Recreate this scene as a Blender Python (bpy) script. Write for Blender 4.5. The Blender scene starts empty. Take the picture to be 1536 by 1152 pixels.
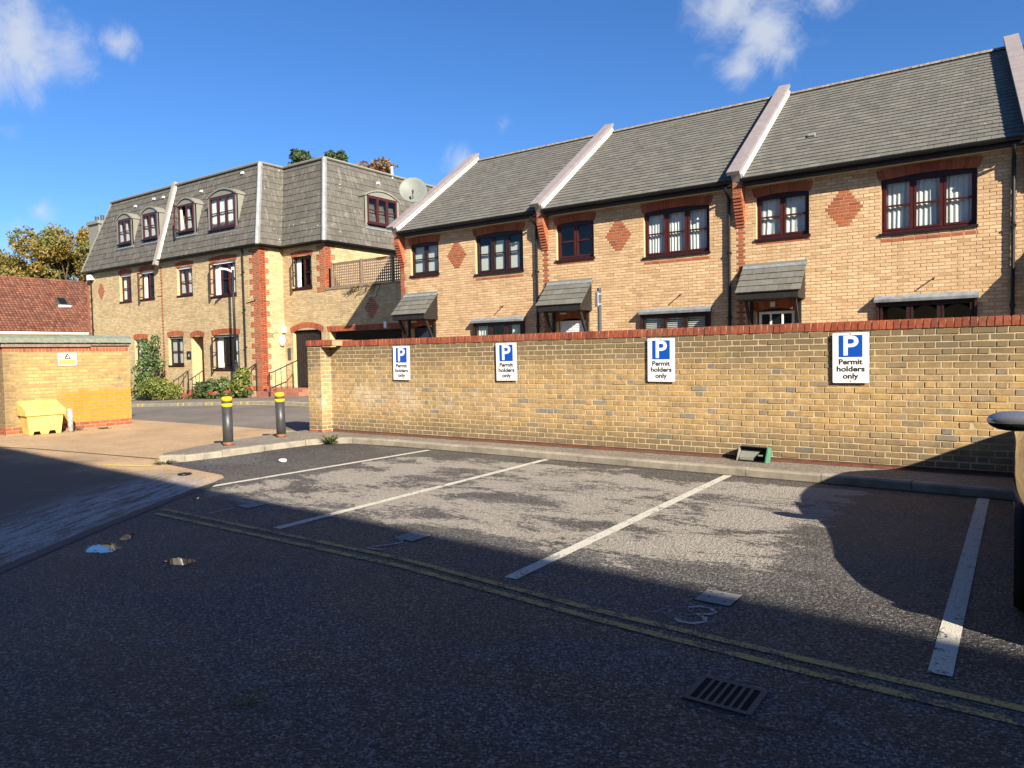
import bpy, bmesh, math, random
import numpy as np
from mathutils import Matrix, Vector
R = math.radians
random.seed(7); rs = np.random.RandomState(7)
SC = bpy.context.scene; COL = SC.collection
# ---------------------------------------------------------------- camera, sky, sun, exposure
cam_d = bpy.data.cameras.new('camera'); cam = bpy.data.objects.new('camera', cam_d); COL.objects.link(cam)
YAW, PITCH, ROLL, FPX, EYE = 0.611308667, 0.0416880465, -0.0191841852, 1081.5248, 1.52
_f = Vector((-math.sin(YAW)*math.cos(PITCH), math.cos(YAW)*math.cos(PITCH), -math.sin(PITCH)))
_r = Vector((math.cos(YAW), math.sin(YAW), 0)); _u = _r.cross(_f)
_r2 = math.cos(ROLL)*_r + math.sin(ROLL)*_u; _u2 = -math.sin(ROLL)*_r + math.cos(ROLL)*_u
cam.matrix_world = Matrix(((_r2.x, _u2.x, -_f.x, 0), (_r2.y, _u2.y, -_f.y, 0), (_r2.z, _u2.z, -_f.z, EYE), (0, 0, 0, 1)))
cam_d.sensor_width = 36; cam_d.lens = 36*FPX/1536; cam_d.clip_start = .05; cam_d.clip_end = 3000
SC.camera = cam
SUN = Vector((1.94, -1.0, 1.18)).normalized()            # towards the sun
sun_d = bpy.data.lights.new('sun', 'SUN'); sun = bpy.data.objects.new('sun', sun_d); COL.objects.link(sun)
sun_d.energy = 5.0; sun_d.angle = R(.53); sun_d.color = (1, .9, .74)
sun.rotation_euler = SUN.to_track_quat('Z', 'Y').to_euler(); sun.location = (20, -10, 30)
SC.view_settings.view_transform = 'Standard'; SC.view_settings.look = 'None'
SC.view_settings.exposure = 1.32; SC.view_settings.gamma = 1; SC.view_settings.use_curve_mapping = False
SC.render.engine = 'CYCLES'; SC.cycles.use_denoising = True; SC.cycles.max_bounces = 8; SC.cycles.transparent_max_bounces = 12


class G:
    """small node-graph helper"""
    def __init__(s, nt): s.nt = nt
    def n(s, t, **k):
        nd = s.nt.nodes.new(t)
        for a, v in k.items(): setattr(nd, a, v)
        return nd
    def put(s, sock, v):
        if isinstance(v, bpy.types.NodeSocket): s.nt.links.new(v, sock)
        elif isinstance(v, (tuple, list)) and len(v) == 3 and sock.type == 'RGBA': sock.default_value = (*v, 1)
        elif v is not None: sock.default_value = v
    def m(s, op, a, b=None, clamp=False):
        nd = s.n('ShaderNodeMath', operation=op, use_clamp=clamp); s.put(nd.inputs[0], a)
        if b is not None: s.put(nd.inputs[1], b)
        return nd.outputs[0]
    def mix(s, f, a, b, bl='MIX'):
        nd = s.n('ShaderNodeMix', data_type='RGBA', blend_type=bl); s.put(nd.inputs[0], f); s.put(nd.inputs[6], a); s.put(nd.inputs[7], b)
        return nd.outputs[2]
    def pos(s): return s.n('ShaderNodeNewGeometry').outputs['Position']
    def scale(s, v, sc):
        nd = s.n('ShaderNodeVectorMath', operation='MULTIPLY'); s.put(nd.inputs[0], v); nd.inputs[1].default_value = sc; return nd.outputs[0]
    def noise(s, v, sc, det=3, ro=.55, dist=0):
        nd = s.n('ShaderNodeTexNoise'); s.put(nd.inputs['Vector'], v); nd.inputs['Scale'].default_value = sc
        nd.inputs['Detail'].default_value = det; nd.inputs['Roughness'].default_value = ro; nd.inputs['Distortion'].default_value = dist
        return nd.outputs['Fac']
    def vor(s, v, sc):
        nd = s.n('ShaderNodeTexVoronoi'); s.put(nd.inputs['Vector'], v); nd.inputs['Scale'].default_value = sc; return nd
    def ramp(s, f, stops, interp='LINEAR'):
        nd = s.n('ShaderNodeValToRGB'); cr = nd.color_ramp; cr.interpolation = interp
        while len(cr.elements) < len(stops): cr.elements.new(.5)
        for e, (p, c) in zip(cr.elements, stops):
            e.position = p; e.color = (*c, 1) if isinstance(c, (tuple, list)) else (c, c, c, 1)
        s.put(nd.inputs[0], f); return nd.outputs[0]
    def sm(s, v, a, b):                                   # smooth step a..b -> 0..1
        nd = s.n('ShaderNodeMapRange', interpolation_type='SMOOTHSTEP'); s.put(nd.inputs[0], v)
        nd.inputs[1].default_value = a; nd.inputs[2].default_value = b; return nd.outputs[0]
    def xyz(s, v):
        nd = s.n('ShaderNodeSeparateXYZ'); s.put(nd.inputs[0], v); return nd.outputs
    def bump(s, h, st, dist=.01):
        nd = s.n('ShaderNodeBump'); s.put(nd.inputs['Height'], h); nd.inputs['Strength'].default_value = st; nd.inputs['Distance'].default_value = dist
        return nd.outputs[0]


def mat(name, col=None, rough=.8, metal=0., spec=.5, fn=None):
    m = bpy.data.materials.new(name); m.use_nodes = True; nt = m.node_tree; b = nt.nodes['Principled BSDF']; g = G(nt)
    b.inputs['Roughness'].default_value = rough; b.inputs['Metallic'].default_value = metal; b.inputs['Specular IOR Level'].default_value = spec
    if col is not None: b.inputs['Base Color'].default_value = (*col, 1)
    if fn: fn(g, b)
    return m


# world: Nishita sky with a few thin clouds
W = bpy.data.worlds.new('World'); SC.world = W; W.use_nodes = True
def build_world():
    nt = W.node_tree; g = G(nt); bg = nt.nodes['Background']
    sky = g.n('ShaderNodeTexSky', sky_type='NISHITA', sun_disc=False)
    sky.sun_elevation = math.asin(SUN.z); sky.sun_rotation = math.atan2(SUN.x, SUN.y)
    sky.altitude = 50; sky.air_density = 1.0; sky.dust_density = .35; sky.ozone_density = 2.2
    hs = g.n('ShaderNodeHueSaturation'); g.put(hs.inputs['Color'], sky.outputs[0])
    hs.inputs['Saturation'].default_value = 1.17; hs.inputs['Value'].default_value = 1.0
    col = g.mix(1., hs.outputs[0], (.66, .92, 1.28), 'MULTIPLY')
    tc = g.n('ShaderNodeTexCoord').outputs['Generated']
    nz = g.noise(tc, 13, 11, .63, .45); nz2 = g.noise(tc, 2.2, 4, .5, .2)
    total = None
    def blob(az, el, ra, amp):
        nonlocal total
        d = Vector((math.sin(R(az))*math.cos(R(el)), math.cos(R(az))*math.cos(R(el)), math.sin(R(el))))
        vm = g.n('ShaderNodeVectorMath', operation='DISTANCE'); g.put(vm.inputs[0], tc); vm.inputs[1].default_value = d
        f = g.m('MULTIPLY', g.m('SUBTRACT', 1., g.m('DIVIDE', vm.outputs['Value'], ra), True), amp)
        total = f if total is None else g.m('MAXIMUM', total, f)
    for b in CLOUDS: blob(*b)
    f = g.m('ADD', total, g.m('MULTIPLY', g.m('SUBTRACT', nz, .5), 1.6))
    f = g.m('MULTIPLY', g.sm(f, .20, .90), g.sm(total, .0, .3))
    far = g.m('MULTIPLY', g.sm(g.m('ADD', nz2, g.m('MULTIPLY', nz, .45)), .80, 1.05), .55)    # broken fair-weather cloud over the rest of the sky
    f = g.m('MAXIMUM', f, g.m('MULTIPLY', far, .0))
    f = g.m('MULTIPLY', f, .8)
    col = g.mix(f, col, (5.6, 5.9, 6.5))
    g.put(bg.inputs['Color'], col); bg.inputs['Strength'].default_value = .052
# azimuth from +Y towards +X, elevation, radius, amount: the cumulus wisps of the afternoon
CLOUDS = [(-68.6, 20.3, .085, 1.0), (-70.5, 19.2, .09, 1.0), (-65.8, 20.0, .06, .8), (-63.0, 20.9, .035, .8), (-18.4, 23.8, .075, .95), (-15.6, 21.8, .075, .9), (-17.0, 20.3, .05, .7), (-11.5, 23.3, .06, .6),
          (-38.8, 14.7, .045, .55), (-35.3, 17.3, .03, .5), (-67.8, 9.9, .03, .7), (-69.6, 14.6, .035, .5), (-68.5, 8.5, .05, .6), (-71, 7.3, .05, .55), (-84, 16, .12, .8), (-96, 22, .14, .8), (12, 27, .12, .8), (40, 20, .12, .8)]
build_world()


# ---------------------------------------------------------------- materials
def rnd_piece(g):
    a = g.n('ShaderNodeNewGeometry').outputs['Random Per Island']; b = g.n('ShaderNodeObjectInfo').outputs['Random']
    return g.m('FRACT', g.m('ADD', a, g.m('MULTIPLY', b, 3.7)))

def brickmat(name, stops, grime=0., var=.25, rough=.9, fn=None):
    def f(g, b):
        p = g.pos(); c = g.ramp(rnd_piece(g), stops)
        n1 = g.noise(p, 14, 4, .65); n2 = g.noise(p, 90, 3, .6)
        c = g.mix(1., c, g.ramp(n1, [(.25, 1-var), (.75, 1+var*.6)]), 'MULTIPLY')
        c = g.mix(1., c, g.ramp(n2, [(.3, .82), (.7, 1.12)]), 'MULTIPLY')
        if grime:
            n3 = g.noise(g.scale(p, (.7, .7, 1.3)), 1.1, 4, .6)
            c = g.mix(g.m('MULTIPLY', g.sm(n3, .5, .75), grime), c, (.13, .105, .08))
        sn = g.noise(g.scale(p, (3.2, 3.2, .35)), 1.0, 5, .65); c = g.mix(g.m('MULTIPLY', g.sm(sn, .52, .75), .30), c, (.20, .15, .09))
        c = g.mix(1., c, g.ramp(g.noise(p, .45, 3, .6), [(.3, .86), (.7, 1.10)]), 'MULTIPLY')
        if fn: c = fn(g, p, c)
        g.put(b.inputs['Base Color'], c); g.put(b.inputs['Normal'], g.bump(n2, .35, .004))
    return mat(name, rough=rough, spec=.25, fn=f)

def wall_dirt(g, p, c):                                   # algae at the foot, soot under the coping, salts on the left half
    x, y, z = g.xyz(p); n = g.noise(p, 2.6, 5, .65); n2 = g.noise(p, 9, 4, .7)
    top = g.m('MULTIPLY', g.sm(g.m('ADD', z, g.m('MULTIPLY', g.m('SUBTRACT', n, .5), .5)), 1.12, 1.60), .85)
    low = g.m('MULTIPLY', g.m('SUBTRACT', 1., g.sm(g.m('ADD', z, g.m('MULTIPLY', g.m('SUBTRACT', n, .5), .45)), .16, .60)), .74)
    c = g.mix(top, c, (.155, .118, .068)); c = g.mix(low, c, (.13, .105, .07))
    left = g.m('SUBTRACT', 1., g.sm(x, -9.4, -5.2)); band = g.m('MULTIPLY', g.sm(z, .45, .7), g.m('SUBTRACT', 1., g.sm(z, .85, 1.15)))
    salt = g.m('MULTIPLY', g.m('MULTIPLY', left, band), g.sm(g.m('ADD', g.m('MULTIPLY', n2, .5), g.m('MULTIPLY', n, .5)), .44, .62))
    return g.mix(g.m('MULTIPLY', salt, .7), c, (.55, .46, .36))

def shed_stain(g, p, c):                                  # rust-coloured stain low on the shed wall
    x, y, z = g.xyz(p); n = g.noise(p, 3, 4, .6)
    a = g.m('SUBTRACT', 1., g.sm(g.m('ADD', z, g.m('MULTIPLY', g.m('SUBTRACT', n, .5), .35)), .82, .97))
    a = g.m('MULTIPLY', a, g.sm(g.m('ADD', y, g.m('MULTIPLY', n, .5)), 7.2, 7.9))
    c = g.mix(g.m('MULTIPLY', a, .9), c, g.mix(n, (.40, .14, .006), (.52, .24, .02)))
    lf = g.m('SUBTRACT', 1., g.sm(g.m('ADD', y, g.m('MULTIPLY', g.noise(p, 7, 4, .7), .5)), 6.6, 6.95))
    return g.mix(g.m('MULTIPLY', lf, .7), c, (.12, .09, .06))

BUFF = [(0, (.50, .325, .172)), (.25, (.62, .425, .245)), (.5, (.55, .362, .20)), (.75, (.68, .475, .285)), (1, (.45, .28, .15))]
M_buff = brickmat('buff_brick', BUFF, .22, .16)
M_block = brickmat('block_brick', [(0, (.44, .325, .175)), (.3, (.58, .45, .255)), (.6, (.50, .365, .195)), (1, (.40, .29, .155))], .32, .2)
M_red = brickmat('red_brick', [(0, (.29, .075, .037)), (.4, (.40, .115, .05)), (.7, (.34, .09, .043)), (1, (.24, .062, .037))], .12, .22)
M_stock = brickmat('stock_brick', [(0, (.42, .28, .122)), (.22, (.50, .325, .135)), (.42, (.38, .265, .14)), (.58, (.47, .295, .118)), (.70, (.36, .25, .135)),
                   (.86, (.52, .345, .15)), (.94, (.31, .235, .14)), (.975, (.25, .22, .18)), (1, (.235, .215, .185))], .28, .34, fn=wall_dirt)
M_cope = brickmat('coping_brick', [(0, (.27, .065, .035)), (.5, (.35, .09, .045)), (1, (.19, .05, .035))], .3, .4)
M_shed = brickmat('shed_brick', [(0, (.38, .24, .09)), (.4, (.47, .315, .13)), (.7, (.42, .27, .095)), (1, (.32, .21, .09))], .25, .25, fn=shed_stain)

def plain(name, col, rough=.85, var=.2, sc=6, bump=.0, spec=.3, metal=0., bsc=60):
    def f(g, b):
        p = g.pos(); n = g.noise(p, sc, 5, .6)
        g.put(b.inputs['Base Color'], g.mix(1., col, g.ramp(n, [(.25, 1-var), (.75, 1+var)]), 'MULTIPLY'))
        if bump: g.put(b.inputs['Normal'], g.bump(g.noise(p, bsc, 4, .6), bump, .006))
    return mat(name, rough=rough, spec=spec, metal=metal, fn=f)

M_mort = plain('pale_mortar', (.40, .31, .19), .95, .25, 9, .4)
M_mortw = plain('wall_mortar', (.47, .38, .24), .95, .3, 7, .4)
M_mortd = plain('house_mortar', (.36, .25, .135), .95, .2, 9, .3)
M_reveal = plain('brick_reveal', (.52, .36, .185), .9, .2, 18, .3)
M_maho = plain('mahogany_frame', (.058, .013, .011), .38, .25, 8)
M_mahod = plain('dark_brown_frame', (.03, .013, .012), .42, .3, 8)
M_sill = plain('dark_sill', (.022, .010, .012), .4, .2)
M_black = plain('black_plastic', (.012, .012, .013), .38, .2)
M_wblack = plain('black_timber', (.018, .016, .015), .55, .3)
M_white = plain('white_paint', (.72, .71, .68), .5, .06)
M_door = plain('white_door', (.74, .74, .72), .4, .04)
M_lead = plain('grey_lead', (.19, .21, .225), .5, .35, 7, .1)
M_zinc = plain('dormer_cladding', (.20, .195, .165), .6, .12, 5)
M_dish = plain('dish_grey', (.145, .16, .14), .5, .1)
M_cop = plain('pinkish_coping', (.225, .195, .195), .8, .16, 5, .2)
M_copw = plain('white_flashing', (.68, .69, .68), .7, .2, 9)
M_lead2 = plain('verge_render', (.37, .35, .345), .8, .3, 8)
M_hip = plain('lead_hip', (.23, .24, .245), .55, .3, 5)
M_ridge = plain('ridge_tile', (.22, .185, .15), .9, .75, 16, .3)
M_conc = plain('kerb_concrete', (.25, .222, .175), .9, .35, 5, .5)
M_steel = plain('grey_steel', (.055, .057, .06), .45, .35, 9, .05, .5, .3)
M_rust = plain('rusty_foot', (.20, .09, .05), .8, .4, 20)
M_yband = plain('yellow_band', (.80, .52, .01), .45, .12)
M_iron = plain('black_iron', (.015, .015, .016), .5, .2)
M_castiron = plain('cast_iron', (.055, .055, .058), .55, .35, 25, .4)
M_pit = plain('drain_pit', (.006, .006, .006), 1, .1)
M_felt = plain('green_felt', (.17, .19, .15), .9, .3, 12, .6)
M_fascia = plain('weathered_board', (.20, .155, .135), .9, .4, 14, .3)
M_bin = plain('yellow_bin', (.66, .46, .13), .6, .32, 5, .05)
M_post = plain('flaking_concrete', (.40, .38, .34), .9, .75, 22, .4)
M_bark = plain('bark', (.09, .065, .045), .9, .3, 10, .5)
M_net = plain('net_curtain', (.74, .74, .71), .9, .06)
M_curt = plain('white_curtain', (.58, .58, .55), .9, .06)
M_board = plain('white_blind', (.62, .62, .58), .9, .05)
CHZ = 10.2
M_trell = plain('brown_trellis', (.23, .165, .115), .8, .25)
M_green = plain('green_metal', (.06, .19, .12), .5, .4, 25)
M_slab = plain('red_paving', (.34, .13, .09), .9, .3, 8, .3)
M_room = plain('room_plaster', (.25, .24, .22), .95, .1)
M_bluep = mat('sign_blue', (.006, .075, .42), .35); M_signw = plain('sign_white', (.80, .80, .80), .35, .03); M_signk = mat('sign_black', (.012, .012, .013), .4)
M_signy = plain('sign_yellow', (.55, .53, .10), .4, .12, 30)
M_lens = mat('lamp_glass', (.72, .70, .62), .25)

def slatef(tint, lich=.0, streak=.0):
    def f(g, b):
        p = g.pos(); c = g.ramp(rnd_piece(g), [(0, (.115, .108, .095)), (.35, (.145, .136, .118)), (.7, (.125, .118, .105)), (1, (.165, .155, .132))])
        c = g.mix(1., c, tint, 'MULTIPLY')
        n = g.noise(p, 5, 5, .65); c = g.mix(1., c, g.ramp(n, [(.3, .88), (.7, 1.13)]), 'MULTIPLY')
        if streak:
            st = g.noise(g.scale(p, (9, 9, .6)), 1.0, 4, .6)
            c = g.mix(g.m('MULTIPLY', g.sm(st, .52, .72), streak), c, (.24, .225, .20)); c = g.mix(g.m('MULTIPLY', g.sm(st, .50, .30), streak*.6), c, (.06, .052, .045))
        if lich:
            v = g.noise(p, 11, 2, .5); w = g.noise(p, 1.1, 3, .5)
            c = g.mix(g.m('MULTIPLY', g.sm(v, .70, .74), g.m('MULTIPLY', g.sm(w, .45, .6), lich)), c, (.55, .55, .5))
        g.put(b.inputs['Base Color'], c); g.put(b.inputs['Normal'], g.bump(g.noise(p, 50, 4), .25, .004))
    return f
M_slate = mat('roof_slate', rough=.82, spec=.3, fn=slatef((.95, .97, .95), .4, .2))
M_mslate = mat('mansard_slate', rough=.8, spec=.3, fn=slatef((.73, .715, .69), .8, .55))
M_under = plain('roof_underlay', (.03, .028, .026), .95, .1)
M_tile = brickmat('clay_tile', [(0, (.10, .042, .03)), (.5, (.165, .065, .043)), (1, (.22, .095, .06))], .15, .3)

def glassf(g, b):
    nt = g.nt; out = nt.nodes['Material Output']; nt.nodes.remove(b)
    ge = g.n('ShaderNodeNewGeometry'); dt = g.n('ShaderNodeVectorMath', operation='DOT_PRODUCT'); g.put(dt.inputs[0], ge.outputs['Normal']); g.put(dt.inputs[1], ge.outputs['Incoming'])
    fr = g.m('ADD', .05, g.m('MULTIPLY', .95, g.m('POWER', g.m('SUBTRACT', 1., g.m('ABSOLUTE', dt.outputs['Value'])), 5.)))
    tr = g.n('ShaderNodeBsdfTransparent'); tr.inputs[0].default_value = (.80, .85, .84, 1)
    gl = g.n('ShaderNodeBsdfGlossy'); gl.inputs['Roughness'].default_value = .015
    g.put(gl.inputs['Normal'], g.bump(g.noise(g.pos(), 2.5, 2), .06, .05))
    mx = g.n('ShaderNodeMixShader'); g.put(mx.inputs[0], fr); nt.links.new(tr.outputs[0], mx.inputs[1]); nt.links.new(gl.outputs[0], mx.inputs[2])
    nt.links.new(mx.outputs[0], out.inputs['Surface'])
M_glass = mat('window_glass', fn=glassf)

def leafmat(name, stops, rough=.6, green=False):
    def f(g, b):
        p = g.pos(); c = g.ramp(rnd_piece(g), stops); n = g.noise(p, .9, 3)
        if green: c = g.mix(g.sm(g.noise(p, .45, 3, .6), .42, .62), c, g.ramp(rnd_piece(g), [(0, (.07, .085, .02)), (1, (.17, .18, .04))]))
        g.put(b.inputs['Base Color'], g.mix(1., c, g.ramp(n, [(.3, .75), (.7, 1.25)]), 'MULTIPLY'))
        nt = g.nt; tl = g.n('ShaderNodeBsdfTranslucent'); g.put(tl.inputs[0], c); mx = g.n('ShaderNodeMixShader'); mx.inputs[0].default_value = .25
        nt.links.new(b.outputs[0], mx.inputs[1]); nt.links.new(tl.outputs[0], mx.inputs[2]); nt.links.new(mx.outputs[0], nt.nodes['Material Output'].inputs['Surface'])
    return mat(name, rough=rough, fn=f)
M_autumn = leafmat('autumn_leaf', [(0, (.13, .13, .025)), (.3, (.22, .17, .035)), (.55, (.34, .20, .035)), (.8, (.17, .165, .035)), (1, (.42, .20, .035))], green=True)
M_autumn2 = leafmat('russet_leaf', [(0, (.11, .085, .03)), (.4, (.20, .10, .03)), (.7, (.28, .13, .035)), (1, (.14, .11, .035))])
M_pine = leafmat('pine_needle', [(0, (.02, .045, .016)), (.6, (.04, .075, .022)), (1, (.07, .10, .03))])
M_shrub = leafmat('shrub_leaf', [(0, (.035, .07, .018)), (.5, (.07, .12, .03)), (1, (.12, .17, .05))])
M_hedge = leafmat('hedge_leaf', [(0, (.06, .09, .02)), (.5, (.14, .17, .03)), (1, (.26, .26, .05))])
M_shrub2 = leafmat('climber_leaf', [(0, (.045, .085, .025)), (.5, (.085, .14, .04)), (1, (.16, .22, .07))])
M_flower = leafmat('red_petal', [(0, (.45, .02, .01)), (.6, (.62, .06, .03)), (1, (.55, .03, .12))])
M_weed = leafmat('weed_leaf', [(0, (.05, .08, .02)), (1, (.16, .19, .06))])

# ground materials
def speck(g, p, sc=95):
    v = g.vor(p, sc); v2 = g.vor(p, sc*.42)
    return v, v2
def tarmacf(g, b):
    p = g.pos(); x, y, z = g.xyz(p); v, v2 = speck(g, p, 92); rc = g.xyz(v.outputs['Color'])[0]; fine = g.noise(p, 230, 3, .7)
    c = g.ramp(rc, [(0, (.005, .005, .005)), (.32, (.018, .018, .018)), (.62, (.050, .049, .048)), (.84, (.105, .101, .097)), (1, (.27, .26, .24))])
    c = g.mix(1., c, g.ramp(fine, [(.3, .45), (.7, 1.5)]), 'MULTIPLY')
    c = g.mix(1., c, g.ramp(g.noise(p, .7, 5, .65), [(.3, .72), (.7, 1.28)]), 'MULTIPLY')
    ws_ = g.noise(g.scale(p, (.45, 1.3, 1)), 1.0, 7, .72, .6)
    worn = g.sm(ws_, .46, .60)
    c = g.mix(g.m('MULTIPLY', g.m('MULTIPLY', worn, g.sm(fine, .35, .6)), .75), c, g.ramp(rc, [(0, (.04, .04, .04)), (.6, (.14, .137, .135)), (1, (.34, .33, .32))]))
    oil = g.sm(g.noise(p, 2.6, 5, .7), .66, .72); c = g.mix(g.m('MULTIPLY', oil, .6), c, (.008, .008, .008))
    vd = g.n('ShaderNodeVectorMath', operation='ADD'); g.put(vd.inputs[0], p); nv = g.n('ShaderNodeTexNoise'); g.put(nv.inputs['Vector'], p); nv.inputs['Scale'].default_value = 1.6; nv.inputs['Detail'].default_value = 6; g.put(vd.inputs[1], nv.outputs['Color'])
    ce = g.n('ShaderNodeTexVoronoi', feature='DISTANCE_TO_EDGE'); g.put(ce.inputs['Vector'], vd.outputs[0]); ce.inputs['Scale'].default_value = .42
    crack = g.m('MULTIPLY', g.m('SUBTRACT', 1., g.sm(ce.outputs['Distance'], .0, .006)), g.sm(g.noise(p, .35, 2), .46, .56)); c = g.mix(g.m('MULTIPLY', crack, .8), c, (.006, .006, .006))
    # dry, dusty patches left in the bays as the surface dries
    n = g.noise(g.scale(p, (.8, 1.5, 1)), 1.0, 12, .74, .4); nf = g.noise(g.scale(p, (1, 2.4, 1)), 11, 8, .8)
    wob = g.m('MULTIPLY', g.m('SUBTRACT', g.noise(p, .9, 3), .5), 1.6); yw = g.m('ADD', y, wob); xw = g.m('ADD', x, wob)
    reg = g.m('MULTIPLY', g.m('MULTIPLY', g.sm(yw, 3.9, 4.9), g.m('SUBTRACT', 1., g.sm(yw, 8.0, 8.8))), g.m('MULTIPLY', g.sm(xw, -8.6, -7.2), g.m('SUBTRACT', 1., g.sm(xw, -1.7, -.5))))
    dry = g.sm(g.m('ADD', g.m('ADD', n, g.m('MULTIPLY', g.m('SUBTRACT', nf, .5), .62)), g.m('MULTIPLY', g.m('SUBTRACT', reg, 1.), .5)), .445, .49)
    bays = g.m('MULTIPLY', g.sm(y, 3.9, 5.4), g.sm(x, -10, -8))  # sunlit side of the shadow edge painted warmer and lighter
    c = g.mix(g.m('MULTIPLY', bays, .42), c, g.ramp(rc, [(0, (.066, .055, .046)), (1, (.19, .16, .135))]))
    c = g.mix(g.m('MULTIPLY', dry, .92), c, g.ramp(rc, [(0, (.23, .205, .172)), (.5, (.32, .288, .242)), (1, (.45, .405, .34))]))
    g.put(b.inputs['Base Color'], c)
    wet = g.m('SUBTRACT', 1., g.m('MAXIMUM', dry, g.m('MULTIPLY', worn, .5)))
    g.put(b.inputs['Roughness'], g.m('SUBTRACT', .95, g.m('MULTIPLY', wet, .30)))
    h = g.m('ADD', g.m('ADD', g.m('MULTIPLY', v.outputs['Distance'], 1.), g.m('MULTIPLY', v2.outputs['Distance'], 1.1)), g.m('MULTIPLY', fine, .5))
    g.put(b.inputs['Normal'], g.bump(g.m('SUBTRACT', 1., h), 1., .013))
M_tarmac = mat('car_park_tarmac', spec=.45, fn=tarmacf)
def foref(g, b):
    p = g.pos(); x, y, z = g.xyz(p); v, v2 = speck(g, p, 120)
    c = g.ramp(g.xyz(v.outputs['Color'])[0], [(0, (.24, .155, .085)), (.5, (.39, .265, .15)), (1, (.56, .41, .25))])
    c = g.mix(1., c, g.ramp(g.noise(p, .8, 5, .65), [(.3, .78), (.7, 1.15)]), 'MULTIPLY')
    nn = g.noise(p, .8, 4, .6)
    damp_shade = g.m('SUBTRACT', 1., g.sm(g.m('ADD', y, g.m('MULTIPLY', g.m('SUBTRACT', nn, .5), 1.6)), 4.6, 5.5))      # half in the building's shadow: wet tone, with the shade painted in
    c = g.mix(g.m('MULTIPLY', damp_shade, .82), c, (.088, .078, .070))
    # scuffed paler strip beside the edge of the newer tarmac
    t = g.m('ADD', x, g.m('MULTIPLY', y, .69)); al = g.m('SUBTRACT', g.m('MULTIPLY', y, .82), g.m('MULTIPLY', x, .57))
    cv = g.n('ShaderNodeCombineXYZ'); g.put(cv.inputs[0], g.m('MULTIPLY', t, 5.5)); g.put(cv.inputs[1], g.m('MULTIPLY', al, .9))
    st = g.noise(cv.outputs[0], 1.5, 8, .75)
    strip = g.m('MULTIPLY', g.m('MULTIPLY', g.sm(g.m('ADD', t, g.m('MULTIPLY', g.m('SUBTRACT', nn, .5), 1.4)), -6.7, -5.5), g.sm(st, .40, .56)), g.m('SUBTRACT', 1., g.sm(y, 4.7, 5.6)))
    c = g.mix(g.m('MULTIPLY', strip, .95), c, g.mix(1., (.42, .39, .385), g.ramp(g.xyz(v.outputs['Color'])[0], [(0, .35), (1, 1.4)]), 'MULTIPLY'))
    g.put(b.inputs['Base Color'], c); b.inputs['Roughness'].default_value = .85
    g.put(b.inputs['Normal'], g.bump(g.m('SUBTRACT', 1., v.outputs['Distance']), .6, .005))
M_fore = mat('forecourt_asphalt', spec=.3, fn=foref)
def roadf(c0, sc=110, tint=None):
    def f(g, b):
        p = g.pos(); v, v2 = speck(g, p, sc)
        c = g.ramp(g.xyz(v.outputs['Color'])[0], [(0, tuple(k*.72 for k in c0)), (.6, c0), (1, tuple(k*1.7 for k in c0))])
        c = g.mix(1., c, g.ramp(g.noise(p, .55, 5, .65), [(.3, .72), (.7, 1.25)]), 'MULTIPLY')
        g.put(b.inputs['Base Color'], c); g.put(b.inputs['Normal'], g.bump(g.m('SUBTRACT', 1., v.outputs['Distance']), .6, .005))
    return f
M_road = mat('road_asphalt', rough=.85, spec=.3, fn=roadf((.150, .132, .115)))
M_pave = mat('pavement_asphalt', rough=.9, spec=.25, fn=roadf((.175, .152, .122), 60))
M_patch = mat('patched_asphalt', rough=.7, spec=.35, fn=roadf((.036, .036, .036), 92))
M_farg = mat('far_ground', rough=.9, fn=roadf((.12, .12, .09), 20))
def paintf(col, wear):
    def f(g, b):
        p = g.pos(); v, _ = speck(g, p, 105); n = g.noise(p, 7, 6, .75); n2 = g.noise(p, 60, 3, .7)
        k = g.sm(g.m('ADD', g.m('MULTIPLY', n, .6), g.m('MULTIPLY', n2, .5)), wear, wear+.10)
        g.put(b.inputs['Base Color'], g.mix(k, g.mix(1., col, g.ramp(n, [(.3, .8), (.7, 1.08)]), 'MULTIPLY'), (.07, .067, .062)))
        g.put(b.inputs['Normal'], g.bump(g.m('SUBTRACT', 1., v.outputs['Distance']), .5, .005))
    return mat('paint', rough=.75, spec=.3, fn=f)
M_wline = paintf((.54, .51, .43), .565); M_yline = paintf((.50, .32, .10), .515); M_faint = paintf((.42, .40, .36), .535); M_yel2 = paintf((.62, .46, .08), .62)
def waterf(g, b):
    b.inputs['Base Color'].default_value = (.010, .011, .013, 1); b.inputs['Roughness'].default_value = .012; b.inputs['IOR'].default_value = 1.55; b.inputs['Specular IOR Level'].default_value = .8
    oc = g.n('ShaderNodeTexCoord').outputs['Object']; ln = g.n('ShaderNodeVectorMath', operation='LENGTH'); g.put(ln.inputs[0], oc); p = g.pos()
    n = g.m('ADD', g.m('MULTIPLY', g.noise(p, 12, 6, .7), 1.7), g.m('MULTIPLY', g.noise(p, 55, 3, .7), .3))
    k = g.sm(g.m('ADD', g.m('SUBTRACT', 1., ln.outputs['Value']), g.m('SUBTRACT', n, 1.)), .22, .30)
    nt = g.nt; tr = g.n('ShaderNodeBsdfTransparent'); mx = g.n('ShaderNodeMixShader'); g.put(mx.inputs[0], k); nt.links.new(tr.outputs[0], mx.inputs[1]); nt.links.new(b.outputs[0], mx.inputs[2]); nt.links.new(mx.outputs[0], nt.nodes['Material Output'].inputs['Surface'])
M_water = mat('puddle_water', fn=waterf)
def paintcar(g, b):
    b.inputs['Base Color'].default_value = (.012, .013, .016, 1); b.inputs['Roughness'].default_value = .12; b.inputs['Coat Weight'].default_value = 1.; b.inputs['Coat Roughness'].default_value = .02; b.inputs['Metallic'].default_value = .3
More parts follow.
